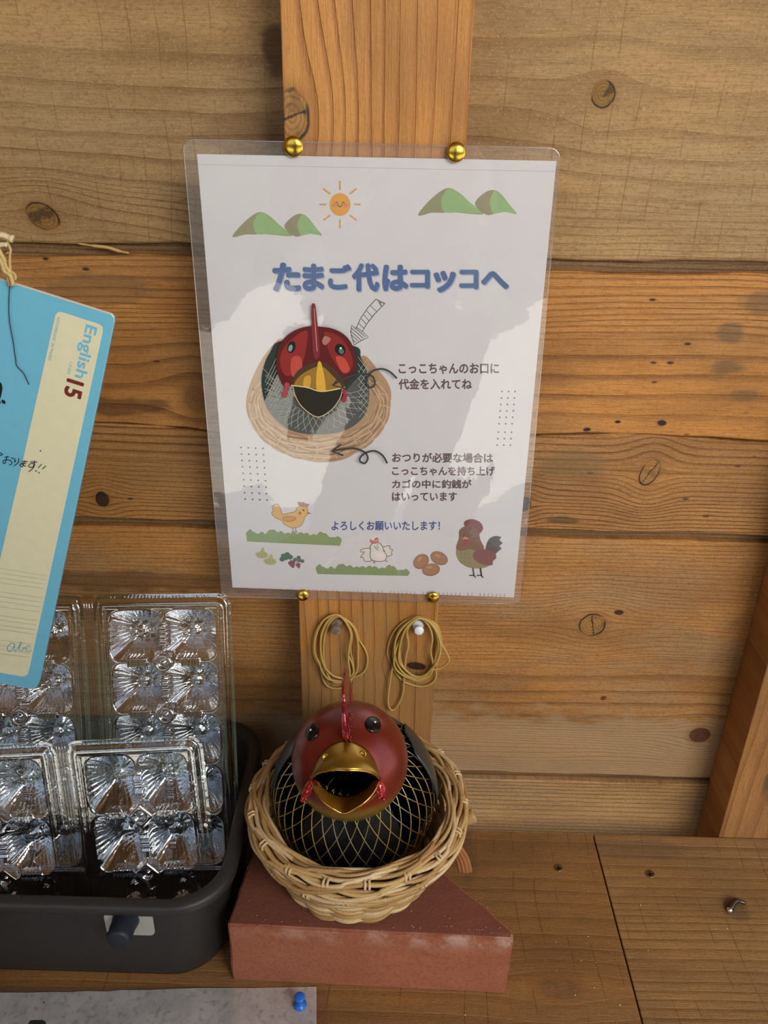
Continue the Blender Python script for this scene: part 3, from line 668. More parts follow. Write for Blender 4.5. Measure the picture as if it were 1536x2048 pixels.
for j in range(NV+1):
    for i in range(NU+1):
        s_, t_ = i/NU, j/NV
        # rounded pouch corners: pull the grid's corner points in
        W_, H_ = .218, .31; x_, y_ = s_*W_, t_*H_; r = .006
        for cx_, cy_ in ((r, r), (W_-r, r), (W_-r, H_-r), (r, H_-r)):
            dx, dy = x_-cx_, y_-cy_
            if (dx < 0) == (cx_ == r) and (dy < 0) == (cy_ == r) and dx and dy:
                l = math.hypot(dx, dy); m_ = max(abs(dx), abs(dy))
                x_, y_ = cx_+dx*m_/l, cy_+dy*m_/l
        vs.append(film_pt(x_/W_, y_/H_))
fl.add(vs, [(j*(NU+1)+i, j*(NU+1)+i+1, (j+1)*(NU+1)+i+1, (j+1)*(NU+1)+i) for j in range(NV) for i in range(NU)])
film = fl.build('laminate_film', fm, poster, smooth=True); tag(film, 'glossy clear plastic laminate film')
# sealed edge of the pouch: fine ribbing along the bottom and a pale rim all round
rim = MB(); ring = [film_pt(*p) for p in [(.0275, 0), (.9725, 0), (.9864, .0028), (.9965, .0095), (1, .019), (1, .981), (.9965, .9905), (.9864, .9972), (.9725, 1), (.0275, 1), (.0136, .9972), (.0035, .9905), (0, .981), (0, .019), (.0035, .0095), (.0136, .0028)]]
loop = []
for i in range(16):
    a, b = ring[i], ring[(i+1) % 16]; m_ = 14 if (a-b).length > .05 else 2
    for q in range(m_): loop.append(a.lerp(b, q/m_))
rim.tube(loop, .00035, 5, closed=True)
rim.build('film_edge', film_mat('film_edge_plastic', (.9, .88, .87, 1), .2, .001, 60, .2, .1, .25), poster, smooth=True)
sl_m = MB()
for i in range(70):
    s_ = .02+.94*i/69; a = film_pt(s_, .972); b = film_pt(s_, .983)
    if (i*7) % 11 < 9: sl_m.tube([a+Vector((0, -.0001, 0)), b+Vector((0, -.0001, 0))], .00022, 3)
tag(sl_m.build('seal_ribbing', film_mat('film_rib_plastic', (.85, .82, .8, 1), .2, .001, 60, .25, .1, .3), poster), kind='stuff')

# thumbtacks
brass = plain('brass', '#d8b347', .22, 1.0)
def tack(u, v, rad, label, tilt=0.0, Y=-.0034, dirn=None):
    c = atY(u, v, Y); up = Vector(dirn or (0.0, -1, tilt)).normalized()
    e = empty('thumbtack', c); mb = MB()
    R_ = rad; prof = [(R_*.98, 0), (R_, .0004)]+[(R_*math.cos(a), .0004+R_*.42*math.sin(a)) for a in [i*PI/2/9 for i in range(1, 9)]]+[(.00005, .0004+R_*.42)]
    mb.lathe(prof, 32, c, up); mb.build('domed_head', brass, e, smooth=True)
    pin = MB(); pin.tube([c, c-up*.009], [.0005, .0002], 6); pin.build('pin_shaft', plain('steel', '#c8c8c8', .25, 1.0), e)
    tag(e, label, 'thumbtack', 'brass thumbtacks holding the notice'); return e
tack(587, 293, .0058, 'brass thumbtack at the top left of the white notice, on the light post', -.05)
tack(912, 304, .0056, 'brass thumbtack at the top right of the white notice', .05)
tack(606, 1190, .0044, 'darker brass thumbtack under the bottom left edge of the white notice', .25)
tack(866, 1194, .0046, 'brass thumbtack at the bottom right of the white notice, above the white push pin', .1)

# push pins
def push_pin(base, dirn, s, mat, label, name='push_pin'):
    b = Vector(base); up = Vector(dirn).normalized(); e = empty(name, b); mb = MB()
    mb.lathe([(.0046*s, 0), (.005*s, .0006*s), (.0049*s, .0013*s), (.0032*s, .0019*s), (.0024*s, .003*s), (.0022*s, .006*s), (.0027*s, .0078*s), (.0038*s, .0088*s), (.0041*s, .0098*s), (.0040*s, .0108*s), (.0034*s, .0114*s), (.0002, .0116*s)], 28, b, up)
    mb.build('handle', mat, e, smooth=True)
    pin = MB(); pin.tube([b, b-up*.008], [.0005, .0002], 6); pin.build('pin_shaft', plain('steel', '#c8c8c8', .25, 1.0), e)
    tag(e, label, 'push pin'); return e
push_pin(atY(836, 1250, -.0005)+Vector((0, 0, .0)), (.06, -1, .12), .88, plain('white_plastic', '#e9e9ee', .3, Subsurface_Weight=.1), 'white push pin holding the right bundle of rubber bands')
kc = NB('clear_amber_plastic'); set_b(kc.b, Roughness=.12, IOR=1.45, Transmission_Weight=.85); kc.b.inputs['Base Color'].default_value = (.93, .78, .58, 1)
push_pin(atY(674, 1247, -.0005), (.02, -1, .05), .95, kc.m, 'clear see-through push pin holding the left bundle of rubber bands')

# rubber bands
rub = NB('rubber'); o_, _x = rub.objxyz(); rub.put(rub.mix(rub.noise(o_, 80, 2), rgba('#b08f4c'), rgba('#c8a960')), rub.b.inputs['Base Color'])
set_b(rub.b, Roughness=.38, Subsurface_Weight=.15, Subsurface_Scale=.002)
def band(px_pts, depth, label, group, r=.00085):
    mb = MB(); P = smooth_curve(px_pts, 8, True); n = len(P)
    pts = [atY(u, v, -.0012-depth-.0009*math.sin(i/n*2*PI*2+depth*900)) for i, (u, v) in enumerate(P)]
    ctr = sum((Vector(p) for p in pts), Vector())/n
    mb.tube(pts, r, 6, closed=True)
    o = mb.build('rubber_band', rub.m, None, smooth=True, loc=ctr)
    tag(o, label, 'rubber band', group); return o
bq = lambda L: [(580+a/4.267, 1200+b/4.267) for a, b in L]
LB = [[(400, 125), (300, 160), (225, 260), (200, 400), (215, 500), (270, 580), (330, 630), (440, 660), (560, 655), (640, 600), (662, 500), (640, 420), (590, 340), (560, 250), (500, 180)],
      [(410, 132), (340, 165), (280, 270), (258, 400), (262, 560), (280, 670), (320, 735), (390, 755), (470, 740), (520, 690), (545, 620), (535, 520), (515, 420), (530, 300), (490, 190)],
      [(415, 140), (350, 180), (300, 290), (285, 420), (290, 520), (315, 620), (350, 680), (400, 705), (480, 695), (540, 655), (575, 590), (580, 480), (578, 350), (545, 240), (480, 170)],
      [(405, 128), (320, 180), (268, 300), (262, 430), (290, 560), (360, 640), (440, 668), (500, 660), (540, 620), (530, 540), (500, 470), (505, 380), (522, 300), (480, 190)],
      [(395, 126), (290, 170), (222, 300), (210, 440), (250, 540), (270, 600), (320, 670), (400, 690), (470, 690), (510, 630), (498, 520), (505, 400), (520, 290), (470, 180)]]
lbl = ['widest loop, reaching furthest right', 'longest, hanging behind the comb tip', 'second longest loop, crossing over its right side', 'short tight loop at the bottom inside', 'loop that reaches furthest left']
for i, p in enumerate(LB): band(bq(p), .0004+.0013*i, 'rubber band on clear push pin, %s' % lbl[i], 'rubber bands on the clear push pin')
RB = [[(1105, 142), (1000, 170), (920, 230), (860, 320), (830, 450), (860, 530), (900, 620), (980, 700), (1110, 738), (1200, 715), (1245, 660), (1250, 560), (1290, 430), (1285, 300), (1240, 200)],
      [(1110, 150), (1010, 185), (930, 260), (890, 380), (880, 500), (920, 580), (1000, 660), (1100, 690), (1180, 655), (1225, 570), (1280, 470), (1280, 330), (1230, 205)],
      [(1100, 150), (1000, 200), (950, 290), (920, 400), (925, 500), (975, 590), (1050, 640), (1130, 650), (1200, 600), (1240, 480), (1250, 330), (1190, 210)],
      [(1115, 146), (1020, 180), (960, 270), (930, 400), (890, 520), (870, 600), (850, 720), (835, 860), (850, 925), (885, 938), (930, 880), (965, 780), (975, 620), (990, 480), (1010, 380), (1000, 260), (1060, 180)],
      [(1120, 150), (1050, 170), (985, 240), (945, 350), (935, 450), (960, 560), (1040, 650), (1130, 668), (1210, 600), (1290, 580), (1355, 520), (1335, 450), (1290, 370), (1260, 270), (1200, 190)],
      [(1105, 155), (1020, 200), (965, 290), (905, 420), (890, 560), (960, 640), (1060, 675), (1160, 665), (1215, 600), (1215, 520), (1200, 430), (1215, 320), (1180, 215)],
      [(1110, 148), (1030, 178), (950, 250), (900, 350), (895, 480), (940, 590), (1020, 655), (1120, 660), (1200, 590), (1260, 500), (1268, 370), (1220, 230)],
      [(1112, 158), (1040, 190), (975, 270), (938, 390), (930, 520), (990, 600), (1070, 652), (1160, 635), (1245, 540), (1285, 420), (1262, 300), (1195, 195)]]
lbl = ['large outer loop passing below the dark knot', 'loop in the middle of the bundle against the post', 'innermost round loop', 'long narrow loop dangling to the lower left', 'bulging out past the post edge', 'loop with a kink on its right side', 'loop lying over the middle of the bundle', 'loop nearest the viewer at the inner rim']
for i, p in enumerate(RB): band(bq(p), .0003+.0009*i, 'rubber band on white push pin, %s' % lbl[i], 'rubber bands on the white push pin')

# ================================================================== SHELF FITTINGS
def screw(u, v, r, label):
    c = atZ(u, v, ZS+.0002); e = empty('wood_screw', c); mb = MB()
    mb.lathe([(r, 0), (r*.98, .0003), (r*.55, .0002), (r*.4, -.0004), (.0001, -.0006)], 20, c)
    mb.build('head', plain('brassy_steel', '#a08a5e', .3, 1.0), e, smooth=True)
    s2 = MB(); s2.box(c.x-r*.7, c.x+r*.7, c.y-r*.13, c.y+r*.13, c.z+.0001, c.z+.00045); s2.box(c.x-r*.13, c.x+r*.13, c.y-r*.7, c.y+r*.7, c.z+.0001, c.z+.00045)
    s2.build('cross_slot', plain('slot_dark', '#1c140c', .8), e); tag(e, label, 'screw'); return e
screw(1117, 1736, .0036, 'small cross-head screw in the shelf to the left of the plank joint')
screw(1300, 1748, .0038, 'cross-head screw in the shelf to the right of the plank joint')
# sunken loose bit of shiny metal in the worn hole
c = atZ(1471, 1812, ZS); e = empty('bent_nail', c)
tag(e, 'bent shiny nail end lying in a worn dent of the shelf at right', 'nail')
mb = MB(); mb.tube(smooth_curve([atZ(1461, 1817, ZS+.0022), atZ(1465, 1808, ZS+.0030), atZ(1474, 1802, ZS+.0026), atZ(1490, 1806, ZS+.0014)], 5), [.0026]*5+[.0023]*6+[.0014]*5, 10)
mb.build('shank', plain('tarnished_steel', '#5a5048', .28, .9), e, smooth=True)
mb = MB(); mb.lathe([(.0024, 0), (.0022, .0008), (.0012, .0016), (.0001, .0018)], 16, atZ(1459, 1820, ZS+.0016), (-.3, -.5, .8)); mb.build('bright_tip', plain('bright_steel', '#f0efe8', .18, 1.0), e, smooth=True)
# crumbs
mb = MB()
for (u, v) in ((1112, 1884), (1113, 1942), (1192, 1925), (1281, 1810), (1162, 1921), (1296, 1901), (1176, 1873), (1192, 1742), (1432, 1858), (1454, 1857), (1188, 1975), (1176, 1783), (1150, 1990), (930, 2030), (1240, 2010), (975, 1815), (960, 1808)):
    p = atZ(u, v, ZS+.0004); r = random.uniform(.0003, .0006); mb.lathe([(r*.6, -r*.6), (r, 0), (r*.5, r*.7)], 5, p, (random.random()-.5, random.random()-.5, 1))
tag(mb.build('crumbs', plain('pale_crumb', '#e6ddc6', .7), None), 'tiny pale crumbs scattered on the shelf', 'crumbs', kind='stuff')

# ================================================================== BRICK
brick = empty('brick', (.005, -.095, ZS))
tag(brick, 'reddish brick with a cut-off right corner standing under the wicker basket', 'brick')
ZB = ZS+.060
kb = NB('brick_clay'); o_, xx = kb.objxyz()
n1 = kb.noise(o_, 25, 4); n2 = kb.noise(o_, 420, 3); n3 = kb.noise(o_, 55, 5, .65)
cb = kb.mix(n1, rgba('#985a42'), rgba('#ab6d50')); cb = kb.mix(kb.math('MULTIPLY', kb.step(n2, .45, .7), .35), cb, rgba('#7c4234'))
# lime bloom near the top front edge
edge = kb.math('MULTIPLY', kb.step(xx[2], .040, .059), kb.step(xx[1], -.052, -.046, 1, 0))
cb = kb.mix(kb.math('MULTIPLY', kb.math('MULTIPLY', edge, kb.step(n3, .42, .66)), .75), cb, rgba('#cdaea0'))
top_shade = kb.step(xx[2], .0592, .0597)  # top face coloured darker: shade under the basket put into the clay
cb = kb.mix(kb.math('MULTIPLY', top_shade, .80), cb, kb.mix(n1, rgba('#60382d'), rgba('#704335')))
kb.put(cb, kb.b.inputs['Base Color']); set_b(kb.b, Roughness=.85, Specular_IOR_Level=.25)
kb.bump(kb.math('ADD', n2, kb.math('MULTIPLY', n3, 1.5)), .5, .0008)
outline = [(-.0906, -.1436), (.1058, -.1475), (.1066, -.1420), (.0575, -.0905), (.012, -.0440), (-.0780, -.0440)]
bm = bmesh.new()
vv = [bm.verts.new((x-.005, y+.095, 0)) for x, y in outline]; f0 = bm.faces.new(vv)
ex = bmesh.ops.extrude_face_region(bm, geom=[f0]); bmesh.ops.translate(bm, vec=(0, 0, .060), verts=[v for v in ex['geom'] if isinstance(v, bmesh.types.BMVert)])
bmesh.ops.recalc_face_normals(bm, faces=bm.faces)
bmesh.ops.bevel(bm, geom=bm.edges[:], offset=.0016, segments=2, affect='EDGES')
bmesh.ops.triangulate(bm, faces=bm.faces)
bmesh.ops.subdivide_edges(bm, edges=[e_ for e_ in bm.edges if e_.calc_length() > .01], cuts=9, use_grid_fill=True)
from mathutils import noise as mnoise
for v in bm.verts:
    d_ = mnoise.noise(v.co*90)*.0006+mnoise.noise(v.co*30)*.0006
    if v.co.z > .004: v.co += Vector((d_, d_*.8, -abs(d_)*.5 if v.co.z > .055 else 0))
me = bpy.data.meshes.new('clay_block'); bm.to_mesh(me); bm.free(); me.materials.append(kb.m)
ob = bpy.data.objects.new('clay_block', me); COL.objects.link(ob); ob.parent = brick
mb = MB()
for i in range(70):
    x_ = random.uniform(-.088, .10); y_ = random.uniform(-.140, -.06)
    if i < 34: y_ = random.uniform(-.1445, -.1385)
    if x_ > .05 and y_ > -.142+(.106-x_)*.95: continue
    r = random.uniform(.0003, .0009); mb.lathe([(r, -.0002), (r*.8, r*.4), (r*.2, r*.6)], 5, (x_, y_, ZB), (random.random()-.5, random.random()-.5, 1))
tag(mb.build('surface_grit', plain('brick_grit', '#94665a', .9), brick), kind='stuff')

# ================================================================== BASKET
BC = Vector((-.005, -.086, ZB)); RC = Vector((-.004, -.0775, ZB+.052))
basket = empty('wicker_basket', BC)
tag(basket, 'small round wicker basket on the brick, holding the metal hen', 'basket')
def reed_mat(name, a, b):
    k = NB(name); o, x = k.objxyz(); n = k.noise(o, 55, 4); n2 = k.noise(o, 700, 3)
    c = k.mix(n, rgba(a), rgba(b)); c = k.mix(k.math('MULTIPLY', k.step(n2, .5, .75), .35), c, rgba('#6f4b28'))
    k.put(c, k.b.inputs['Base Color']); set_b(k.b, Roughness=.5, Specular_IOR_Level=.4); k.bump(n2, .3, .0004); return k.m
RM = [reed_mat('reed_golden', '#b09058', '#c9a66e'), reed_mat('reed_brown', '#987345', '#b8935f'), reed_mat('reed_pale', '#c4a678', '#d8c096')]
def bas(t, a, dr=0.0):
    """point on the basket wall, t = 0 bottom .. 1 rim"""
    c = BC.lerp(RC, t); R_ = .052+(.0745-.052)*(t**.85)
    return Vector((c.x+(R_+dr)*math.cos(a), c.y+(R_+dr)*math.sin(a), c.z))
NS = 18
mb = MB(); mb.lathe([(.0001, .001), (.050, .001), (.053, .003), (.050, .005), (.0001, .005)], 48, BC); mb.build('base', RM[1], basket, smooth=True)
for j in range(NS):        # stakes in pairs
    a = 2*PI*(j+.35)/NS
    mb = MB()
    for da in (-.021, .021):
        mb.tube([bas(.0, a+da, -.001)+Vector((0, 0, .002)), bas(.18, a+da), bas(.4, a+da), bas(.6, a+da), bas(.8, a+da), bas(.97, a+da)], .00105, 6)
    mb.build('stake', RM[2], basket, smooth=True)
NSEG = NS*8
def weaver(t, ph, r, wav, mat, dr=0.0, zw=0.0, half=1, name='weaver', k2=0.0, n=7):
    mb = MB(); pts = []
    for i in range(NSEG):
        a = 2*PI*i/NSEG
        wv = math.cos(NS/2*half*a-2*PI*.35*half/2*1+ph)
        p = bas(t+k2*math.sin(a*2+ph*3)*.02, a, dr+wav*wv)
        p.z += zw*math.sin(NS/2*half*a+ph*1.3)+.0005*math.sin(a*5+t*40+ph)
        pts.append(p)
    mb.tube(pts, r, n, closed=True); return mb.build(name, mat, basket, smooth=True)
# fine weaving of the lower wall
for j in range(10):
    t = .05+.060*j
    weaver(t, PI*(j % 2), .00155, .0021, RM[(j*2) % 3], .0, .0003)
    weaver(t+.03, PI*(j % 2), .0014, .0021, RM[(j+1) % 3], .0, .0003)
# stout rope-like rim: strands laid side by side round a fat flared edge, crossing in long waves
RIMC = RC
RP = [(.0700, -.0205), (.0735, -.0160), (.0765, -.0110), (.0785, -.0058), (.0785, -.0008), (.0765, .0030), (.0730, .0045), (.0690, .0040), (.0655, .0018)]
def rimp(s_, a, lift=0.0):
    """point on the fat rim, s_ = 0 low outside .. 1 inside edge"""
    x = s_*(len(RP)-1); i = min(len(RP)-2, max(0, int(x))); f = x-i
    R_ = RP[i][0]*(1-f)+RP[i+1][0]*f; z = RP[i][1]*(1-f)+RP[i+1][1]*f
    dR, dz = RP[i+1][0]-RP[i][0], RP[i+1][1]-RP[i][1]; l = math.hypot(dR, dz)
    R_ += dz/l*lift; z -= dR/l*lift if False else -abs(dR)/l*lift
    c = BC.lerp(RIMC, 1+z/.052)
    return Vector((c.x+R_*math.cos(a), c.y+R_*math.sin(a), RIMC.z+z+.0012*math.sin(a*4+.6)))
for j in range(10):
    s0 = .03+.94*j/9
    for q in range(2):
        mb = MB(); pts = []
        for i in range(NSEG*2):
            a = 2*PI*i/(NSEG*2); ph = NS/3*a+PI*q+j*2.1
            pts.append(rimp(min(1, max(0, s0+.075*math.sin(ph)+.012*math.sin(a*7+j*3))), a, .0006+.0013*math.cos(ph+.5)))
        mb.tube(pts, .00150, 7, closed=True)
        mb.build('rim_strand', RM[(j*2+q*5) % 3], basket, smooth=True)
# short paired bindings over the rim strands
for j in range(NS):
    a = 2*PI*(j+.35)/NS
    for (sc, da) in ((.22, 0), (.62, .5*2*PI/NS)):
        mb = MB()
        for d2 in (-.018, .018):
            mb.tube([rimp(sc+w_, a+da+d2, l_) for w_, l_ in ((-.08, .0002), (-.055, .0022), (0, .0030), (.055, .0022), (.08, .0002))], .00095, 6)
        mb.build('binding', RM[2], basket, smooth=True)
# stub of the handle at the right and a loose strip of bark hanging below the rim
hb = Vector(atY(933, 1640, -.058))
mb = MB(); mb.tube(smooth_curve([hb+Vector((-.010, -.004, -.004)), hb+Vector((-.003, 0, -.001)), hb+Vector((.003, .001, .002)), hb+Vector((.0058, .002, .003))], 4), [.0045]*5+[.0052]*4+[.0056]*2+[.0056, .0040], 12)
tag(mb.build('handle_stub', RM[0], basket, smooth=True), 'rounded cane stub sticking out right')
mb = MB(); pth = smooth_curve([atZ(893, 1652, ZB+.03), atZ(907, 1690, ZB+.018), atZ(924, 1718, ZB+.006), atZ(931, 1746, ZB-.004)], 5)
for off in (-.0036, -.0012, .0012, .0036):
    mb.tube([Vector(p)+Vector((off, abs(off)*.3, 0)) for p in pth], [.0019]*len(pth), 6)
tag(mb.build('loose_strip', reed_mat('bark_reddish', '#8f5a34', '#a8713f'), basket, smooth=True), 'flat reddish brown strip hanging below the rim')

# ================================================================== METAL HEN
HB = Vector((-.0060, -.0820, -.3180)); RBODY = .0575
HH = Vector((-.0082, -.1060, -.2655)); RH = .0385
hen = empty('hen_coin_bank', (HB.x, HB.y, ZB+.007))
tag(hen, 'metal hen ornament with red head, open gold beak and wire mesh body, in the basket', 'ornament')
AX = Vector((0, -.34, 1)).normalized()     # body axis, leaning forward under the head
qa = AX.to_track_quat('Z', 'Y')
def bod(th, ph, r=RBODY):     # ph from the top of the axis
    return HB+qa @ Vector((r*math.sin(ph)*math.cos(th), r*math.sin(ph)*math.sin(th), r*math.cos(ph)))
kw = NB('lattice_wire'); o_, xx = kw.objxyz()
kw.put(kw.mix(kw.step(kw.noise(o_, 28, 2), .4, .6), rgba('#c9ab55'), rgba('#a9a48e')), kw.b.inputs['Base Color']); set_b(kw.b, Roughness=.3, Metallic=1.0)
mb = MB(); NW = 34
for s_ in (1, -1):
    for j in range(NW):
        pts = []
        for i in range(31):
            ph = .45+(2.45-.45)*i/30
            th = 2*PI*j/NW+s_*.50*(ph-1.2)
            pts.append(bod(th, ph, RBODY+.0002*s_))
        mb.tube(pts, .00042, 4, flat=1.3)
tag(mb.build('wire_lattice', kw.m, hen, smooth=True), 'diamond lattice of gold and silver wire', kind='stuff')
black = plain('black_enamel', '#08090a', .4, 0.0, .25)
# black glossy inner breast plate and base bowl behind the lattice
def shell(name, th0, th1, ph0, ph1, r, mat, nt=40, np_=24, thick=.0012, taper=None):
    mb = MB(); g = []
    for layer in (r, r-thick):
        for i in range(np_+1):
            for j in range(nt+1):
                ph = ph0+(ph1-ph0)*i/np_; t = j/nt
                if taper:
                    w_ = taper(i/np_); t = .5+(t-.5)*w_
                g.append(bod(th0+(th1-th0)*t, ph, layer))
    W_ = nt+1; n0 = W_*(np_+1)
    fs = []
    for l in (0, 1):
        for i in range(np_):
            for j in range(nt): fs.append(tuple(l*n0+x for x in (i*W_+j, i*W_+j+1, (i+1)*W_+j+1, (i+1)*W_+j)))
    for j in range(nt):
        fs.append((j, j+1, n0+j+1, n0+j)); b0 = np_*W_; fs.append((b0+j, b0+j+1, n0+b0+j+1, n0+b0+j))
    for i in range(np_):
        fs.append((i*W_, (i+1)*W_, n0+(i+1)*W_, n0+i*W_)); fs.append((i*W_+nt, (i+1)*W_+nt, n0+(i+1)*W_+nt, n0+i*W_+nt))
    mb.add(g, fs); return mb.build(name, mat, hen, smooth=True)
front = -PI/2
shell('breast_plate', front-.75, front+.75, .5, 2.5, RBODY-.006, black)
shell('base_bowl', -PI, PI, 1.75, 2.9, RBODY-.0035, black, nt=64)
wingm = plain('wing_grey', '#474c4c', .33, .55)
for sgn, nm in ((1, 'wing'), (-1, 'wing')):
    shell(nm, front+1.62 if sgn > 0 else front-2.35, front+2.35 if sgn > 0 else front-1.62, .8, 2.2, RBODY+.0022, wingm, nt=16, taper=lambda t: .55+.9*math.sin(PI*min(1, t*1.0))**.7)
shell('back_plate', front+2.45, front+3.83, .5, 2.3, RBODY+.0008, wingm)
# head: a dome with the mouth cut out
RED = NB('red_enamel'); o_, xx = RED.objxyz()
hz = HH.z-hen.location.z
c_ = RED.mix(RED.noise(o_, 45, 3), rgba('#8c2f1f'), rgba('#651d16'))
nn_ = RED.noise(o_, 60, 3)
low = RED.step(RED.math('ADD', xx[2], RED.math('MULTIPLY', nn_, .010)), hz-.009, hz+.003, 1, 0)
c_ = RED.mix(low, c_, rgba('#94742f'))
low2 = RED.step(RED.math('ADD', xx[2], RED.math('MULTIPLY', nn_, .008)), hz-.036, hz-.022, 1, 0)
c_ = RED.mix(low2, c_, rgba('#5a5228'))
RED.put(c_, RED.b.inputs['Base Color']); set_b(RED.b, Roughness=.34, Metallic=.55, Coat_Weight=.4, Coat_Roughness=.25)
mouth_px = smooth_curve([(624, 1556), (640, 1546), (664, 1541), (690, 1540), (716, 1542), (740, 1547), (758, 1557), (752, 1578), (735, 1600), (712, 1618), (689, 1628), (664, 1614), (640, 1592), (628, 1572)], 6, True)
mouth3 = [at_sphere(u, v, HH, RH) for u, v in mouth_px]
mc = sum(mouth3, Vector())/len(mouth3)
def pip(pt, poly):
    x, y = pt; ins = False; n = len(poly)
    for i in range(n):
        x1, y1 = poly[i]; x2, y2 = poly[(i+1) % n]
        if (y1 > y) != (y2 > y) and x < (x2-x1)*(y-y1)/(y2-y1)+x1: ins = not ins
    return ins
vd = (mc-HH).normalized(); ua = Vector((1, 0, 0)); ub = vd.cross(ua).normalized(); ua = ub.cross(vd).normalized()
mouth2 = [((p-HH).dot(ua), (p-HH).dot(ub)) for p in mouth3]
mb = MB(); NA, NB_ = 96, 64; vs = []
for i in range(NB_+1):
    ph = PI*i/NB_
    for j in range(NA):
        th = 2*PI*j/NA
        vs.append(HH+Vector((RH*math.sin(ph)*math.cos(th), RH*1.0*math.sin(ph)*math.sin(th), RH*math.cos(ph)*1.0)))
fs = []
for i in range(NB_):
    for j in range(NA):
        f = (i*NA+j, i*NA+(j+1) % NA, (i+1)*NA+(j+1) % NA, (i+1)*NA+j)
        c = (vs[f[0]]+vs[f[2]])/2-HH
        if c.dot(vd) > 0 and pip((c.dot(ua), c.dot(ub)), mouth2): continue
        if c.normalized().dot((HB-HH).normalized()) > .86: continue
        fs.append(f)
mb.add(vs, fs); head = mb.build('head', RED.m, hen, smooth=True)
sol = head.modifiers.new('wall', 'SOLIDIFY'); sol.thickness = .0008; sol.offset = -1
GOLD = NB('gold_beak'); o_, xx = GOLD.objxyz()
GOLD.put(GOLD.mix(GOLD.noise(o_, 90, 3), rgba('#b08a35'), rgba('#8a6a32')), GOLD.b.inputs['Base Color']); set_b(GOLD.b, Roughness=.3, Metallic=.85)
GIN = plain('beak_inner_gold', '#c58420', .42, .35)
vdir = (CAM-HH).normalized()
# upper beak: lofted from its seat on the brow to the jutting lip
def loft(name, A, B, mat, bulge=.004, n2=10, thick=.0007, rimr=None, parent=None):
    n = 40
    fa = [Vector(p) for p in resample(A, n)]; fb = [Vector(p) for p in resample(B, n)]
    mb = MB(); vs = []
    for i in range(n2+1):
        t = i/n2
        for a, b in zip(fa, fb):
            p = a.lerp(b, t)+vdir*bulge*math.sin(PI*t)*.6
            vs.append(p)
    mb.add(vs, [(i*n+j, i*n+j+1, (i+1)*n+j+1, (i+1)*n+j) for i in range(n2) for j in range(n-1)])
    o = mb.build(name, mat, parent or hen, smooth=True)
    if rimr:
        m2 = MB(); m2.tube(fb, rimr, 6); m2.build('beak_rim', plain('bright_gold', '#e2bb55', .2, 1.0), o, smooth=True)
    s_ = o.modifiers.new('wall', 'SOLIDIFY'); s_.thickness = thick
    return o
def resample(P, n):
    P = np.array([tuple(p) for p in P]); d = np.r_[0, np.cumsum(np.linalg.norm(np.diff(P, axis=0), axis=1))]
    q = np.linspace(0, d[-1], n); return [tuple(np.interp(x, d, P[:, k]) for k in range(3)) for x in q]
def on_head(px, lift=.0002): return [at_sphere(u, v, HH, RH+lift) for u, v in smooth_curve(px, 6)]
def jut(px, amt):
    out = []; C = smooth_curve(px, 6); n = len(C)
    for i, (u, v) in enumerate(C):
        t = i/(n-1); k = amt*math.sin(PI*min(1, max(0, t)))**.6
        P = at_sphere(u, v, HH, RH); d = (CAM-P).normalized()
        out.append(P+d*k)
    return out
brow = on_head([(620, 1566), (630, 1528), (648, 1500), (670, 1485), (692, 1480), (716, 1487), (738, 1503), (754, 1530), (762, 1566)])
lipu = jut([(622, 1560), (632, 1549), (650, 1543), (672, 1540), (692, 1541), (712, 1541), (732, 1543), (748, 1549), (760, 1560)], .013)
upb = loft('upper_beak', brow, lipu, GOLD.m, .005, rimr=.0005)
lipl = jut([(622, 1560), (630, 1582), (646, 1602), (666, 1617), (688, 1627), (712, 1616), (734, 1600), (750, 1580), (760, 1560)], .018)
seat = [Vector(p)+(HH-Vector(p))*.12+Vector((0, 0, -.001)) for p in on_head([(622, 1560), (632, 1592), (650, 1616), (668, 1632), (688, 1642), (710, 1632), (732, 1614), (750, 1592), (760, 1560)])]
lob = loft('lower_beak', seat, lipl, GOLD.m, .0, rimr=.0005)
thr = []
for (u, v) in smooth_curve([(638, 1562), (648, 1577), (668, 1588), (690, 1592), (712, 1588), (733, 1576), (746, 1561)], 8):
    p = at_sphere(u, v, HH, RH); thr.append(p+(p-CAM).normalized()*.020)
mb = MB(); mb.lathe([(.0001, -.024), (.012, -.021), (.021, -.013), (.025, 0), (.0255, .006)], 40, HH+vd*.004, vd)
mb.build('throat_cup', plain('throat_black', '#07080b', .12, .2, .7), hen, smooth=True)
tongue = loft('mouth_lining', lipl, thr, GIN, .0)
# nostrils
for (u, v) in ((651, 1514), (726, 1508)):
    mb = MB(); p = at_sphere(u, v, HH, RH+.0052); mb.lathe([(.0022, 0), (.0023, .0006), (.0016, .0011), (.0012, .0006), (.0001, .0005)], 14, p, (CAM-p).normalized()*.6+Vector((0, -.4, .3))); mb.build('nostril', GOLD.m, upb, smooth=True)
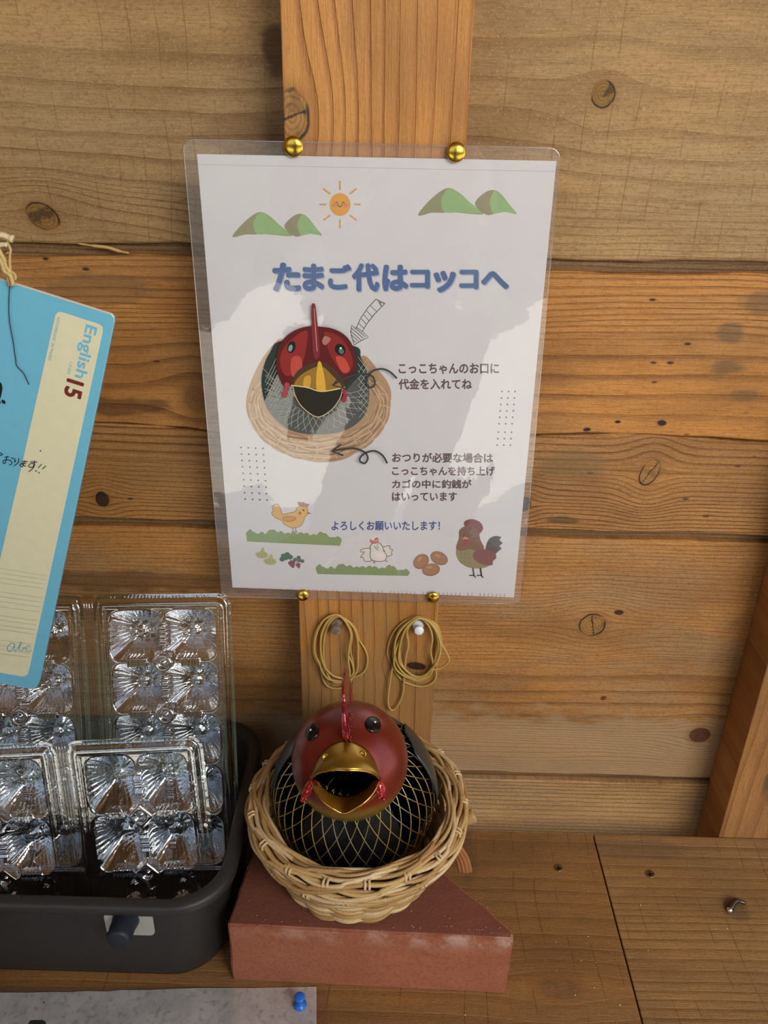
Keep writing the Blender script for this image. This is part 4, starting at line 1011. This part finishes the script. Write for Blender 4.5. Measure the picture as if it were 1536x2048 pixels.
# eyes
for (u, v, rx) in ((624, 1464, -.18), (746, 1449, .18)):
    p = at_sphere(u, v, HH, RH); nrm = (p-HH).normalized(); mb = MB(); q = nrm.to_track_quat('Z', 'Y')
    mb.add([p+q @ Vector((.0066*math.cos(t)*s_, .0054*math.sin(t)*s_, h)) for s_, h in ((1, -.0002), (.98, .0006), (.8, .0010), (.45, .0015), (.01, .0017)) for t in [2*PI*i/24 for i in range(24)]],
           [(i*24+j, i*24+(j+1) % 24, (i+1)*24+(j+1) % 24, (i+1)*24+j) for i in range(4) for j in range(24)])
    ey = mb.build('eye', plain('eye_black', '#050708', .22, 0, .4), hen, smooth=True)
    m2 = MB(); m2.lathe([(.00075, 0), (.0006, .0003), (.0001, .0004)], 10, p+nrm*.0021+Vector((.0005, -.0002, .0006)), nrm); m2.build('glint_dot', plain('eye_glint_white', '#f4f6f8', .2), ey, smooth=True)  # small white dot modelled as a painted highlight on the eye
# comb: thin notched plate standing along the crown
combm = plain('comb_red', '#861820', .25, .5, bumpy=.8, bscale=260, Coat_Weight=.5)
prof = []; base_ = []
for i in range(49):
    t = i/48; a = math.radians(30-95*t)         # angle from vertical in the y-z plane: + = front
    notch = abs(math.sin(t*PI*4.5))**.7
    Rr = RH+.0015+(.004+.019*math.sin(PI*min(1, t*1.15))**.8)*(.80+.20*notch)
    prof.append((a, Rr)); base_.append((a, RH-.003))
mb = MB(); loop = prof+base_[::-1]
pts = [HH+Vector((-.0010+.02*(r_*math.cos(a)-RH)*0, -r_*math.sin(a), r_*math.cos(a))) for a, r_ in loop]
lean = [p+Vector((-.0011+(-.0035)*max(0, (p-HH).length-RH)/.02, 0, 0)) for p in pts]
lean = [p for p in lean]; n_ = len(lean); mid_x = [.0022-.0015*min(1, max(0, (p-HH).length-RH)/.022) for p in lean]
tri = tess(lean)
mb.add([p+Vector((.0015-w_, 0, 0)) for p, w_ in zip(lean, mid_x)]+[p+Vector((.0015+w_, 0, 0)) for p, w_ in zip(lean, mid_x)], [tuple(t) for t in tri]+[tuple(i+n_ for i in reversed(t)) for t in tri]+[(i, (i+1) % n_, (i+1) % n_+n_, i+n_) for i in range(n_)])
comb = mb.build('comb', combm, hen, bevel=.0003, smooth=True)
mb = MB()
for i in range(18):
    a, r_ = random.choice(prof[:16]); rr = RH+random.random()*(r_-RH)*.9
    for sd_ in (-.0014, .0014): mb.lathe([(.0009, -.0004), (.0007, .0001), (.0001, .0004)], 6, HH+Vector((sd_*1.05+.0004-.0035*max(0, rr-RH)/.02, -rr*math.sin(a), rr*math.cos(a))), (sd_, 0, 0))
tag(mb.build('comb_beads', combm, hen, smooth=True), kind='stuff')
# wattles
for (p0, p1, sgn) in (((626, 1562), (606, 1598), -1), ((757, 1560), (765, 1597), 1)):
    mb = MB(); a = at_sphere(*p0, HH, RH+.001); b = at_sphere(*p1, HH, RH+.0045); n = 12; pts = [a.lerp(b, i/(n-1)) for i in range(n)]
    mb.tube(pts, [.0015+.0026*math.sin(PI*min(1, (i/(n-1))*.9+.1))**.8 for i in range(n)], 10, flat=.8)
    for i in range(16):
        p = a.lerp(b, .1+.85*i/15)+Vector((random.uniform(-.002, .002), -.0022, random.uniform(-.001, .001))); mb.lathe([(.0012, -.0006), (.001, .0006), (.0001, .0011)], 8, p, (random.uniform(-.5, .5), -1, .6))
    mb.build('wattle', plain('wattle_red', '#a81d24', .15, .5, Coat_Weight=.6), hen, smooth=True)

# ================================================================== TUB
ZT = ZS+.088
tub = empty('plastic_tub', (-.23, -.06, ZS))
tag(tub, 'black plastic tub with a rolled rim holding the clear egg cartons', 'tub')
tubm = plain('black_polypropylene', '#2e2d2b', .48, 0, .5, bumpy=.25, bscale=900)
X0, X1, Y0, Y1 = -.395, -.087, -.1545, .0345
def ringz(inset, z, r): return [(x, y, z) for x, y in rrect(X0+inset, X1-inset, Y0+inset, Y1-inset, r, 10)]
rings = [ringz(.030, ZS+.0004, .030), ringz(.013, ZS+.002, .036), ringz(.0100, ZS+.010, .038), ringz(.0075, ZT-.014, .038), ringz(.0065, ZT-.0085, .038), ringz(.0010, ZT-.0085, .040), ringz(0, ZT-.0065, .040), ringz(.0002, ZT-.002, .040), ringz(.002, ZT, .039), ringz(.0085, ZT-.0005, .034), ringz(.0105, ZT-.003, .033),
         ringz(.0120, ZS+.012, .034), ringz(.016, ZS+.004, .034), ringz(.032, ZS+.0035, .028)]
n = len(rings[0]); mb = MB(); mb.add([p for r_ in rings for p in r_], [(i*n+k, i*n+(k+1) % n, (i+1)*n+(k+1) % n, (i+1)*n+k) for i in range(len(rings)-1) for k in range(n)]+[tuple(range(n)), tuple((len(rings)-1)*n+k for k in range(n))])
mb.build('tub_body', tubm, tub, smooth=True)
# plate and knob on the front
ypl = Y0+.0072
PC = [atY(u, v, ypl) for u, v in ((206, 1817), (302, 1820), (309, 1874), (222, 1873))]
c0 = sum(PC, Vector())/4
lp = [(c0.x+x, ypl, c0.z+z) for x, z in rrect(-.0165, .0165, -.0105, .0105, .004)]
mb = MB(); mb.prism(lp, (0, -.0012, 0)); tag(mb.build('metal_plate', plain('brushed_steel', '#cfccc4', .45, .4), tub, bevel=.0002), 'rounded silver metal plate')
kn = MB(); kc_ = atY(252, 1838, ypl-.001)
kn.lathe([(.0088, -.001), (.0092, 0), (.0088, .003), (.0082, .006), (.0084, .0085), (.0080, .011), (.0082, .0135), (.0080, .0155), (.0070, .0165), (.0001, .0166)], 32, kc_, (-.05, -1, -.02))
tag(kn.build('knob', plain('navy_rubber', '#1c2430', .5, bumpy=.2), tub, smooth=True), 'dark navy blue round knob')

# ================================================================== EGG CARTONS
PET = None
def pet_mat(name, extra=.17, tint=(.90, .92, .92, 1)):
    k = NB(name); k.t.nodes.remove(k.b); o, _ = k.objxyz()
    tr = k.n('ShaderNodeBsdfTransparent'); tr.inputs[0].default_value = tint
    gl = k.n('ShaderNodeBsdfGlossy'); gl.inputs['Roughness'].default_value = .09; gl.inputs['Color'].default_value = (.93, .97, 1, 1)
    bm = k.n('ShaderNodeBump'); bm.inputs['Strength'].default_value = .35; bm.inputs['Distance'].default_value = .0006
    k.put(k.noise(o, 260, 2), bm.inputs['Height']); k.t.links.new(bm.outputs[0], gl.inputs['Normal'])
    f = schlick(k, bm, .06, 2.2, extra, 3.0)
    mx = k.n('ShaderNodeMixShader'); k.put(f, mx.inputs[0]); k.t.links.new(tr.outputs[0], mx.inputs[1]); k.t.links.new(gl.outputs[0], mx.inputs[2])
    k.t.links.new(mx.outputs[0], k.out.inputs['Surface']); return k.m
PETM = pet_mat('clear_pet_plastic')
def carton_half(root, name, O, R, U, N, W, H, rows, dep, label=None):
    """one thermoformed half: O lower corner at the hinge, R and U in-plane axes, N towards the viewer"""
    res = .00095; nu, nv = int(W/res), int(H/res)
    u = np.linspace(0, W, nu+1); v = np.linspace(0, H, nv+1); Ug, Vg = np.meshgrid(u, v)
    m = .0115; cw = (W-2*m)/2; chh = (H-2*m)/rows
    h = np.zeros_like(Ug)
    d_edge = np.minimum(np.minimum(Ug, W-Ug), np.minimum(Vg, H-Vg))
    # flange, then a raised step, then the pocket field
    stepf = np.clip((d_edge-.0035)/.002, 0, 1); h += .0045*stepf
    stepf2 = np.clip((d_edge-.0085)/.0015, 0, 1); h -= .002*stepf2
    for r_ in range(rows):
        for c_ in range(2):
            cu, cv = m+cw*(c_+.5), m+chh*(r_+.5)
            a = (Ug-cu)/(cw/2); b = (Vg-cv)/(chh/2)
            rho = (np.abs(a)**4.5+np.abs(b)**4.5)**(1/4.5); th = np.arctan2(b, a)
            ins = np.clip((1-rho)/.9, 0, 1)
            prof = np.where(rho < 1, ins**.95, 0)
            flute = np.abs(np.sin(th*15+.5*np.sin(th*3)))**.8*np.clip(rho*(1-rho)*4, 0, 1)*.0017*(rho < 1)
            h -= dep*np.minimum(prof, .86)+flute
            cen = (np.abs(a)+np.abs(b) < .20)
            h += np.where(cen, .0022, 0)-np.where((np.abs(a) < .02) & (np.abs(b) < .24) | (np.abs(b) < .02) & (np.abs(a) < .24), .0016, 0)
    for r_ in range(1, rows):      # bosses between four pockets, ribs between neighbours
        cu, cv = W/2, m+chh*r_
        dd = np.abs(Ug-cu)+np.abs(Vg-cv) if rows < 5 else np.hypot(Ug-cu, Vg-cv)
        rad = .0105 if rows < 5 else .0080
        top = np.clip((rad-dd)/.0012, 0, 1); h = h*(1-top)+top*.0060
        rr = np.hypot(Ug-cu, Vg-cv); h -= np.clip((.0042-rr)/.0008, 0, 1)*.0028; h += np.clip((.0022-rr)/.001, 0, 1)*.002
        for c_ in range(2):
            cu2 = m+cw*(c_+.5); box_ = (np.abs(Ug-cu2) < .0075) & (np.abs(Vg-cv) < .0036); h = np.where(box_, .0035+.0012*np.sin((Ug-cu2)*2600), h)
    for r_ in range(rows):
        cv = m+chh*(r_+.5); box_ = (np.abs(Ug-W/2) < .0036) & (np.abs(Vg-cv) < .0085); h = np.where(box_, .0030+.0012*np.sin((Vg-cv)*1800), h)
    # beading along the top and bottom flange
    for off in (.0022, .0046):
        for dv in (Vg-off, (H-Vg)-off):
            h += np.where((np.abs(dv) < .0011) & (Ug > .012) & (Ug < W-.010), .0009*np.clip(np.sin(Ug*2*PI/.0027+off*900), 0, 1), 0)
    # rounded outer corners
    rc = .011; Uo, Vo = Ug.copy(), Vg.copy()
    for cx_, cy_ in ((W-rc, H-rc), (W-rc, rc), (rc*.8, H-rc), (rc*.8, rc)):
        dx, dy = Ug-cx_, Vg-cy_
        msk = ((dx > 0) if cx_ > W/2 else (dx < 0)) & ((dy > 0) if cy_ > H/2 else (dy < 0))
        l = np.hypot(dx, dy)+1e-9; mm = np.maximum(np.abs(dx), np.abs(dy))
        Uo = np.where(msk, cx_+dx*mm/l, Uo); Vo = np.where(msk, cy_+dy*mm/l, Vo)
    P = np.array(O)[None, None]+Uo[..., None]*np.array(R)+Vo[..., None]*np.array(U)+h[..., None]*np.array(N)
    P = P.reshape(-1, 3)-np.array(root.location)
    idx = np.arange((nu+1)*(nv+1)).reshape(nv+1, nu+1)
    F = np.stack([idx[:-1, :-1], idx[:-1, 1:], idx[1:, 1:], idx[1:, :-1]], -1).reshape(-1, 4)
    me = bpy.data.meshes.new(name); me.vertices.add(len(P)); me.vertices.foreach_set('co', P.ravel())
    me.loops.add(F.size); me.loops.foreach_set('vertex_index', F.ravel()); me.polygons.add(len(F)); me.polygons.foreach_set('loop_start', np.arange(0, F.size, 4)); me.polygons.foreach_set('loop_total', np.full(len(F), 4))
    me.update(calc_edges=True); me.polygons.foreach_set('use_smooth', [True]*len(F)); me.materials.append(PETM)
    o = bpy.data.objects.new(name, me); COL.objects.link(o); o.parent = root
    return o
def carton(label, y_top, z_top, y_bot, z_bot, px_tr, px_th, px_bh, rows, W, H, dep):
    P0 = Vector((0, y_top, z_top)); P1 = Vector((0, y_bot, z_bot)); dirn = (P1-P0).normalized(); N = Vector((1, 0, 0)).cross(dirn).normalized()
    if N.y > 0: N = -N
    tr = at_plane(*px_tr, P0, N); th = at_plane(*px_th, P0, N); bh = at_plane(*px_bh, P0, N)
    R = (tr-th).normalized(); U = (th-bh); U = (U-R*U.dot(R)).normalized(); N2 = R.cross(U).normalized()
    if N2.y > 0: N2 = -N2
    bot = th-U*H
    root = empty('egg_carton', bot)
    tag(root, label, 'egg carton')
    carton_half(root, 'carton_half', bot+R*.0035, R, U, N2, W, H, rows, dep)
    carton_half(root, 'carton_half', bot-R*.0035, -R, U, N2, W, H, rows, dep)
    mb = MB()
    for off in (-.0030, -.0010, .0010, .0030):
        mb.tube([bot+R*off+N2*(.0006+.0004*(abs(off) < .002))+U*(H*i/20) for i in range(21)], .0012, 5)
    tag(mb.build('hinge_strip', film_mat('hinge_plastic', (.95, .93, .9, 1), .3, .001, 120, .1, .06, .05), root, smooth=True), 'ribbed plastic hinge between the two halves')
    return root
cA = carton('tall clear plastic egg carton opened flat, standing at the back of the tub', .002, -.211, -.080, -.436, (452, 1186), (175, 1190), (163, 1480), 5, .1045, .226, .021)
cB = carton('short clear plastic egg carton opened flat, in front of the tall one', -.078, -.273, -.122, -.4345, (398, 1470), (120, 1483), (120, 1780), 3, .0965, .160, .020)

# ================================================================== NOTEBOOK
NY = -.088
def note_surf(u, v, off): p = atY(u, v, NY); return (p.x, p.y-off, p.z)
note = empty('notebook', Vector(note_surf(-100, 1330, 0)))
tag(note, 'light blue notebook with a cream panel hanging by twine at the left', 'notebook')
nb_px = [(216, 628), (222, 630), (227, 637), (227, 646), (78, 1366), (73, 1375), (62, 1378), (-398, 1288), (-330, 480), (-120, 522)]
mb = MB(); mb.prism([note_surf(u, v, 0) for u, v in nb_px], (0, .0003, 0)); cover = mb.build('front_cover', ink('#68b0cb'), note)
mb = MB(); mb.prism([note_surf(u-1.5, v-1, -.0005) for u, v in nb_px], (0, .0026, 0)); mb.build('page_block', plain('page_edges', '#e8e4d6', .8), note)
mb = MB(); mb.prism([note_surf(u, v, -.0033) for u, v in nb_px], (0, .0003, 0)); mb.build('back_cover', ink('#3f8fb4'), note)
T = Art(note_surf)
T.poly([(122, 623.5), (198, 648), (205, 653), (206, 662), (141, 960), (57, 1346), (53, 1351), (45, 1353), (-60, 1335), (-60, 1326), (0, 1120), (37, 960), (111, 630), (115, 625)], '#d3cfae')
T.build('cream_panel', cover)
T = Art(note_surf, start=4)
ax = (-.213, .977); up_ = (.955, .30)
T.text_at('English', (173, 648), (33*ax[0], 33*ax[1]), (33*up_[0], 33*up_[1]), '#6fb2cf', .02, length=108)
T.text_at('15', (136, 756), (48*ax[0], 48*ax[1]), (48*up_[0], 48*up_[1]), '#6f2420', .035, length=35)
T.text_at('LINES', (140, 723), (8.5*ax[0], 8.5*ax[1]), (8.5*up_[0], 8.5*up_[1]), '#8ab4c2', .0, length=25)
T.text_at('NOTEBOOK 30 PAGES', (115, 634), (8.5*ax[0], 8.5*ax[1]), (8.5*up_[0], 8.5*up_[1]), '#7faec0', .0, length=88)
T.build('cover_lettering', cover)
T = Art(note_surf, start=4)
cr7 = lambda a, b: (a/4.097, 900+b/4.097)
for y0_, y1_, x1_ in ((968, 1030, 385), (1008, 1062, 378), (1048, 1100, 372), (1092, 1135, 365), (1162, 1210, 348), (1200, 1247, 340), (1240, 1285, 332), (1285, 1325, 322), (1358, 1396, 304), (1395, 1432, 297), (1435, 1472, 290), (1470, 1506, 282), (1555, 1590, 264), (1598, 1628, 256), (1632, 1664, 250), (1670, 1696, 244)):
    T.stroke([cr7(-140, y0_-22), cr7(x1_, y1_)], .55, '#a3a28c')
T.build('ruled_lines', cover)
T = Art(note_surf, start=8)
for s_ in ([(120, 1590), (95, 1580), (65, 1610), (62, 1640), (85, 1648), (115, 1610), (122, 1588), (118, 1630), (128, 1645), (150, 1620)], [(150, 1620), (175, 1590), (180, 1572), (168, 1575), (158, 1620), (165, 1645), (185, 1640), (195, 1618), (205, 1622)], [(250, 1612), (232, 1602), (214, 1622), (220, 1645), (245, 1650), (258, 1638)]):
    T.stroke([cr7(*q) for q in s_], 1.5, '#6aa8c8', 5)
T.build('cursive_abc', cover)
T = Art(note_surf, start=10); hq = lambda L: [(a/8.533, 740+b/8.533) for a, b in L]; HK = '#1b1c33'
for s_, w_ in (([(-30, 1440), (5, 1412), (48, 1440), (-10, 1462), (-60, 1500)], 1.7),
               ([(85, 1485), (155, 1478)], 1.6), ([(125, 1470), (110, 1530), (90, 1590), (55, 1575), (75, 1535), (150, 1530), (200, 1560), (205, 1600), (165, 1618)], 1.6), ([(200, 1495), (235, 1510)], 1.6),
               ([(262, 1510), (255, 1565), (275, 1548)], 1.6), ([(325, 1508), (320, 1570), (245, 1632)], 1.6),
               ([(385, 1552), (475, 1560)], 1.5), ([(370, 1580), (450, 1590)], 1.5), ([(435, 1542), (405, 1600), (390, 1650), (345, 1615), (380, 1600), (445, 1640)], 1.5),
               ([(530, 1560), (640, 1568)], 1.5), ([(595, 1545), (585, 1610), (560, 1655), (495, 1640), (530, 1590), (600, 1600), (560, 1680), (500, 1725)], 1.5),
               ([(715, 1605), (662, 1660)], 1.5), ([(788, 1630), (735, 1682)], 1.5)):
    T.stroke(hq(s_), w_, HK, 4)
for q in ((622, 1715), (675, 1745), (700, 1372)): a, b = hq([q])[0]; T.ell(a, b, 1.4, 1.4, HK, n=10)
T.build('marker_handwriting', cover); T = Art(note_surf, start=10)
T.stroke(hq([(0, 230), (22, 290), (12, 380), (-10, 470)]), 5.5, '#101214', 5); T.ell(*hq([(65, 540)])[0], 3.2, 5, '#14152b', -40); T.ell(*hq([(-10, 550)])[0], 3, 4, '#14152b')
T.build('marker_handwriting', cover)
# twine and thread
twm = reed_mat('jute_fibre', '#b09259', '#c9b07c')
nl = Vector((-.262, D, .118)); e = empty('wall_nail', nl); mb = MB(); mb.tube([nl+Vector((0, .01, 0)), nl+Vector((0, -.138, .012))], .0016, 8); mb.lathe([(.0016, 0), (.0038, .0004), (.0036, .0014), (.0001, .0016)], 14, nl+Vector((0, -.138, .012)), (0, -1, .08))
mb.build('nail_shaft', plain('tarnished_steel', '#5a5048', .28, .9), e, smooth=True); tag(e, 'long nail in the wall carrying the twine of the notebook, left of the frame', 'nail')
hang = nl+Vector((0, -.134, .0135))
tw = empty('twine', atY(14, 568, NY-.002)); tag(tw, 'frayed tan jute twine tied to the top of the blue notebook', 'twine')
tq = lambda L, dy=0.: [atY(a/10.24, 440+b/10.24, NY-.001-dy) for a, b in L]
mb = MB()
for k_, L in enumerate(([(250, 1350), (190, 1200), (110, 1030), (60, 850), (20, 700), (-30, 560), (-80, 380)], [(210, 1340), (150, 1130), (60, 1000), (10, 900), (-60, 800)], [(240, 1330), (235, 1200), (190, 1050), (120, 950), (70, 800), (0, 660), (-60, 500)],
                        [(265, 1340), (250, 1250), (200, 1130), (90, 1050), (40, 900), (-40, 760)])):
    mb.tube(smooth_curve(tq(L, .001*k_), 5), .0012, 6)
for dx in (-.0012, .0012):
    a_ = atY(-6, 500, NY-.003); mb.tube(smooth_curve([atY(2, 530, NY-.003), a_, a_.lerp(hang, .5)+Vector((dx, 0, -.002)), hang+Vector((dx, 0, .002)), hang+Vector((-dx*2, .003, .001))], 5), .0012, 6)
mb.build('main_cord', twm, tw, smooth=True)
mb = MB(); mb.tube(smooth_curve(tq([(280, 1240), (265, 1150), (215, 1030), (200, 880), (205, 700), (215, 610), (165, 480), (150, 390)], .002), 5), .0007, 5)
mb.tube(smooth_curve(tq([(310, 1225), (320, 1160), (290, 1100), (220, 1050), (140, 1040)], .002), 5), .0007, 5); mb.tube(smooth_curve(tq([(215, 680), (160, 665), (130, 690)], .002), 4), .0004, 5)
mb.build('loose_strand', twm, tw, smooth=True)
mb = MB(); mb.tube(smooth_curve(tq([(-60, 300), (60, 310), (180, 360), (270, 395)], .003), 5), [.0016]*12+[.0021]*4, 7); mb.tube(smooth_curve(tq([(-40, 520), (60, 500), (150, 510)], .003), 4), .0013, 6)
tag(mb.build('cord_end', reed_mat('jute_pale', '#cdbb92', '#dccfae'), tw, smooth=True), 'pale frayed end of the cord')
mb = MB(); mb.tube(smooth_curve([atY(u, v, NY-.0012) for u, v in ((20, 568), (18, 600), (19, 640), (26, 680), (31, 715), (34, 732), (47, 746), (58, 769))], 5), .00028, 5)
thr_ = mb.build('thread', plain('dark_thread', '#2b3a4a', .8), None, smooth=True, loc=atY(20, 568, NY-.0012)); tag(thr_, 'thin dark thread hanging over the blue notebook cover', 'thread')

# ================================================================== SHEET ON THE SHELF
def she(u, v, off): p = atZ(u, v, ZS+.0008); return (p.x, p.y, p.z+off)
sheet = empty('laminated_sheet', atZ(300, 2020, ZS)); tag(sheet, 'grey-white laminated paper lying on the shelf below the tub', 'sheet')
top_e = [(-60, 1987), (0, 1985), (60, 1985), (100, 1984), (140, 1984), (175, 1982), (215, 1983), (240, 1980), (300, 1980), (340, 1978), (400, 1976), (500, 1976), (560, 1975), (633, 1974)]
mb = MB(); outl = top_e+[(634, 2640), (-150, 2680)]
mb.prism([she(u, v, 0) for u, v in outl], (0, 0, -.0003))
ks = NB('stained_paper'); o_, xx = ks.objxyz(); cs = ks.mix(ks.step(ks.noise(o_, 45, 5, .7), .3, .7), rgba('#c2c2be'), rgba('#e2e1de')); cs = ks.mix(ks.math('MULTIPLY', ks.step(ks.noise(o_, 240, 4), .52, .7), .4), cs, rgba('#77736c'))
ks.put(cs, ks.b.inputs['Base Color']); set_b(ks.b, Roughness=.5, Specular_IOR_Level=.3)
shp = mb.build('paper', ks.m, sheet)
T = Art(she, start=2); T.poly([(57, 2052), (57, 2046), (61, 2041), (68, 2040), (85, 2040), (91, 2043), (93, 2052)], '#2a2c28'); T.ell(88, 2005, 1.6, 1.6, '#4a3c38', n=8); T.build('printed_mark', shp)
mb = MB(); fo = [(-60, 1974), (640, 1977), (652, 1980), (657, 1987), (659, 1996), (657, 2660), (-170, 2700)]
mb.add([she(u, v, .0006) for u, v in fo], [tuple(range(len(fo)))]); tag(mb.build('laminate_film', film_mat('sheet_film', (.93, .92, .92, 1), .3, .002, 30, .2, .1, .10), sheet), 'clear film edge with a rounded corner')
push_pin(atZ(600, 2010, ZS+.0016), (.0, -.05, 1), .92, plain('blue_plastic', '#1f6fd0', .3, Subsurface_Weight=.1), 'blue push pin standing in the sheet at the bottom')

# ================================================================== PERSON seen only as a reflection in the glossy laminate
person = empty('person', (0.02, -.86, -1.25))
tag(person, 'person in dark clothes raising a phone, dimly mirrored in the laminated notice', 'person')
J = {}; V = []; ED = []; RR = []
def jv(name, p, r, link=None):
    J[name] = len(V); V.append(p); RR.append(r)
    if link is not None: ED.append((J[link], J[name]))
jv('pelvis', (0, -.02, -.34), (.155, .11)); jv('waist', (0, -.02, -.18), (.130, .10), 'pelvis'); jv('chest', (0, -.03, .02), (.155, .11), 'waist')
jv('collar', (0, -.03, .13), (.09, .07), 'chest'); jv('neck', (0, -.01, .20), (.052, .052), 'collar'); jv('skull', (0, .015, .29), (.078, .095), 'neck'); jv('crown', (0, .01, .36), (.066, .08), 'skull')
for sg, sd in ((-1, 'l'), (1, 'r')):
    jv('sh'+sd, (sg*.175, -.03, .09), (.055, .055), 'collar'); jv('el'+sd, (sg*.215, .06, -.15), (.043, .043), 'sh'+sd); jv('wr'+sd, (sg*.075, .275, .045), (.027, .030), 'el'+sd); jv('pa'+sd, (sg*.055, .315, .085), (.020, .032), 'wr'+sd)
    jv('hip'+sd, (sg*.09, -.02, -.42), (.09, .095), 'pelvis'); jv('kn'+sd, (sg*.10, -.01, -.80), (.060, .062), 'hip'+sd); jv('an'+sd, (sg*.11, -.03, -1.16), (.040, .042), 'kn'+sd); jv('toe'+sd, (sg*.12, .12, -1.215), (.042, .03), 'an'+sd)
me = bpy.data.meshes.new('body'); me.from_pydata([(x, y, z+1.25) for x, y, z in V], ED, []); body = bpy.data.objects.new('body', me); COL.objects.link(body); body.parent = person
sk = body.modifiers.new('skin', 'SKIN')
for i, r in enumerate(RR): me.skin_vertices[0].data[i].radius = r
me.skin_vertices[0].data[0].use_root = True
body.modifiers.new('sub', 'SUBSURF').levels = 2; body.modifiers['sub'].render_levels = 2
km = NB('clothed_body'); o_, xx = km.objxyz()
skin = rgba('#b98a6c'); cloth = rgba('#23262e'); trous = rgba('#2c2f38')
cc = km.mix(km.step(xx[2], .86, .88), trous, cloth); cc = km.mix(km.step(xx[2], 1.43, 1.44), cc, skin)
cc = km.mix(km.step(xx[1], .235, .245), cc, skin)
km.put(cc, km.b.inputs['Base Color']); set_b(km.b, Roughness=.8); me.materials.append(km.m)
skm = plain('skin_tone', '#b98a6c', .55)
base = Vector(person.location)
mb = MB()
def ellipsoid(mb, c, rx, ry, rz, n=20, m=12, z0=-1.0):
    c = Vector(c); vs = []; 
    for i in range(m+1):
        ph = PI*i/m; zz = max(z0, math.cos(ph))
        for j in range(n): vs.append(c+Vector((rx*math.sin(ph)*math.cos(2*PI*j/n), ry*math.sin(ph)*math.sin(2*PI*j/n), rz*zz)))
    mb.add(vs, [(i*n+j, i*n+(j+1) % n, (i+1)*n+(j+1) % n, (i+1)*n+j) for i in range(m) for j in range(n)])
ellipsoid(mb, base+Vector((0, -.012, 1.25+.335)), .092, .108, .10, z0=-.35)
mb.build('hair', plain('dark_hair', '#17130f', .6, bumpy=.8), person, smooth=True)
for sg in (-1, 1):
    mb = MB(); ellipsoid(mb, base+Vector((sg*.032, .098, 1.25+.295)), .012, .008, .007); mb.build('eye', plain('eyeball', '#2a211c', .2), person, smooth=True)
    mb = MB(); ellipsoid(mb, base+Vector((sg*.084, .01, 1.25+.28)), .010, .020, .032); mb.build('ear', skm, person, smooth=True)
mb = MB(); mb.tube([base+Vector((0, .100, 1.25+.305)), base+Vector((0, .112, 1.25+.28)), base+Vector((0, .120, 1.25+.262)), base+Vector((0, .104, 1.25+.252))], [.006, .009, .013, .008], 10); mb.build('nose', skm, person, smooth=True)
mb = MB(); ellipsoid(mb, base+Vector((0, .100, 1.25+.225)), .024, .008, .006); mb.build('mouth', plain('lips', '#8e5148', .5), person, smooth=True)
# hands: palm ends of the body carry five fingers each, closed on the phone edges
for sg in (-1, 1):
    pc = base+Vector((sg*.055, .315, 1.335))
    for i in range(4):
        a = pc+Vector((sg*.004, .0, .022-.018*i)); ln = (.8, 1.0, .95, .75)[i]
        mb = MB(); mb.tube(smooth_curve([a, a+Vector((-sg*.006, .022*ln, .004)), a+Vector((-sg*.020, .030*ln, .004)), a+Vector((-sg*.034*ln, .026, .002))], 3), [.0092]*4+[.0082]*4+[.0068, .006], 8); mb.build('finger', skm, person, smooth=True)
    a = pc+Vector((-sg*.004, -.014, -.02)); mb = MB(); mb.tube(smooth_curve([a, a+Vector((-sg*.014, -.006, .018)), a+Vector((-sg*.020, .004, .036))], 3), [.011]*3+[.0095, .0085, .0078, .007], 8); mb.build('thumb', skm, person, smooth=True)
ph_c = Vector((.013, -.535, .115)); mb = MB()
mb.prism([(ph_c.x+x, ph_c.y, ph_c.z+z) for x, z in rrect(-.037, .037, -.075, .072, .010)], (0, -.008, 0))
phn = mb.build('phone', plain('phone_black', '#15161a', .25), None, loc=ph_c); tag(phn, 'dark phone held up by the mirrored person', 'phone')
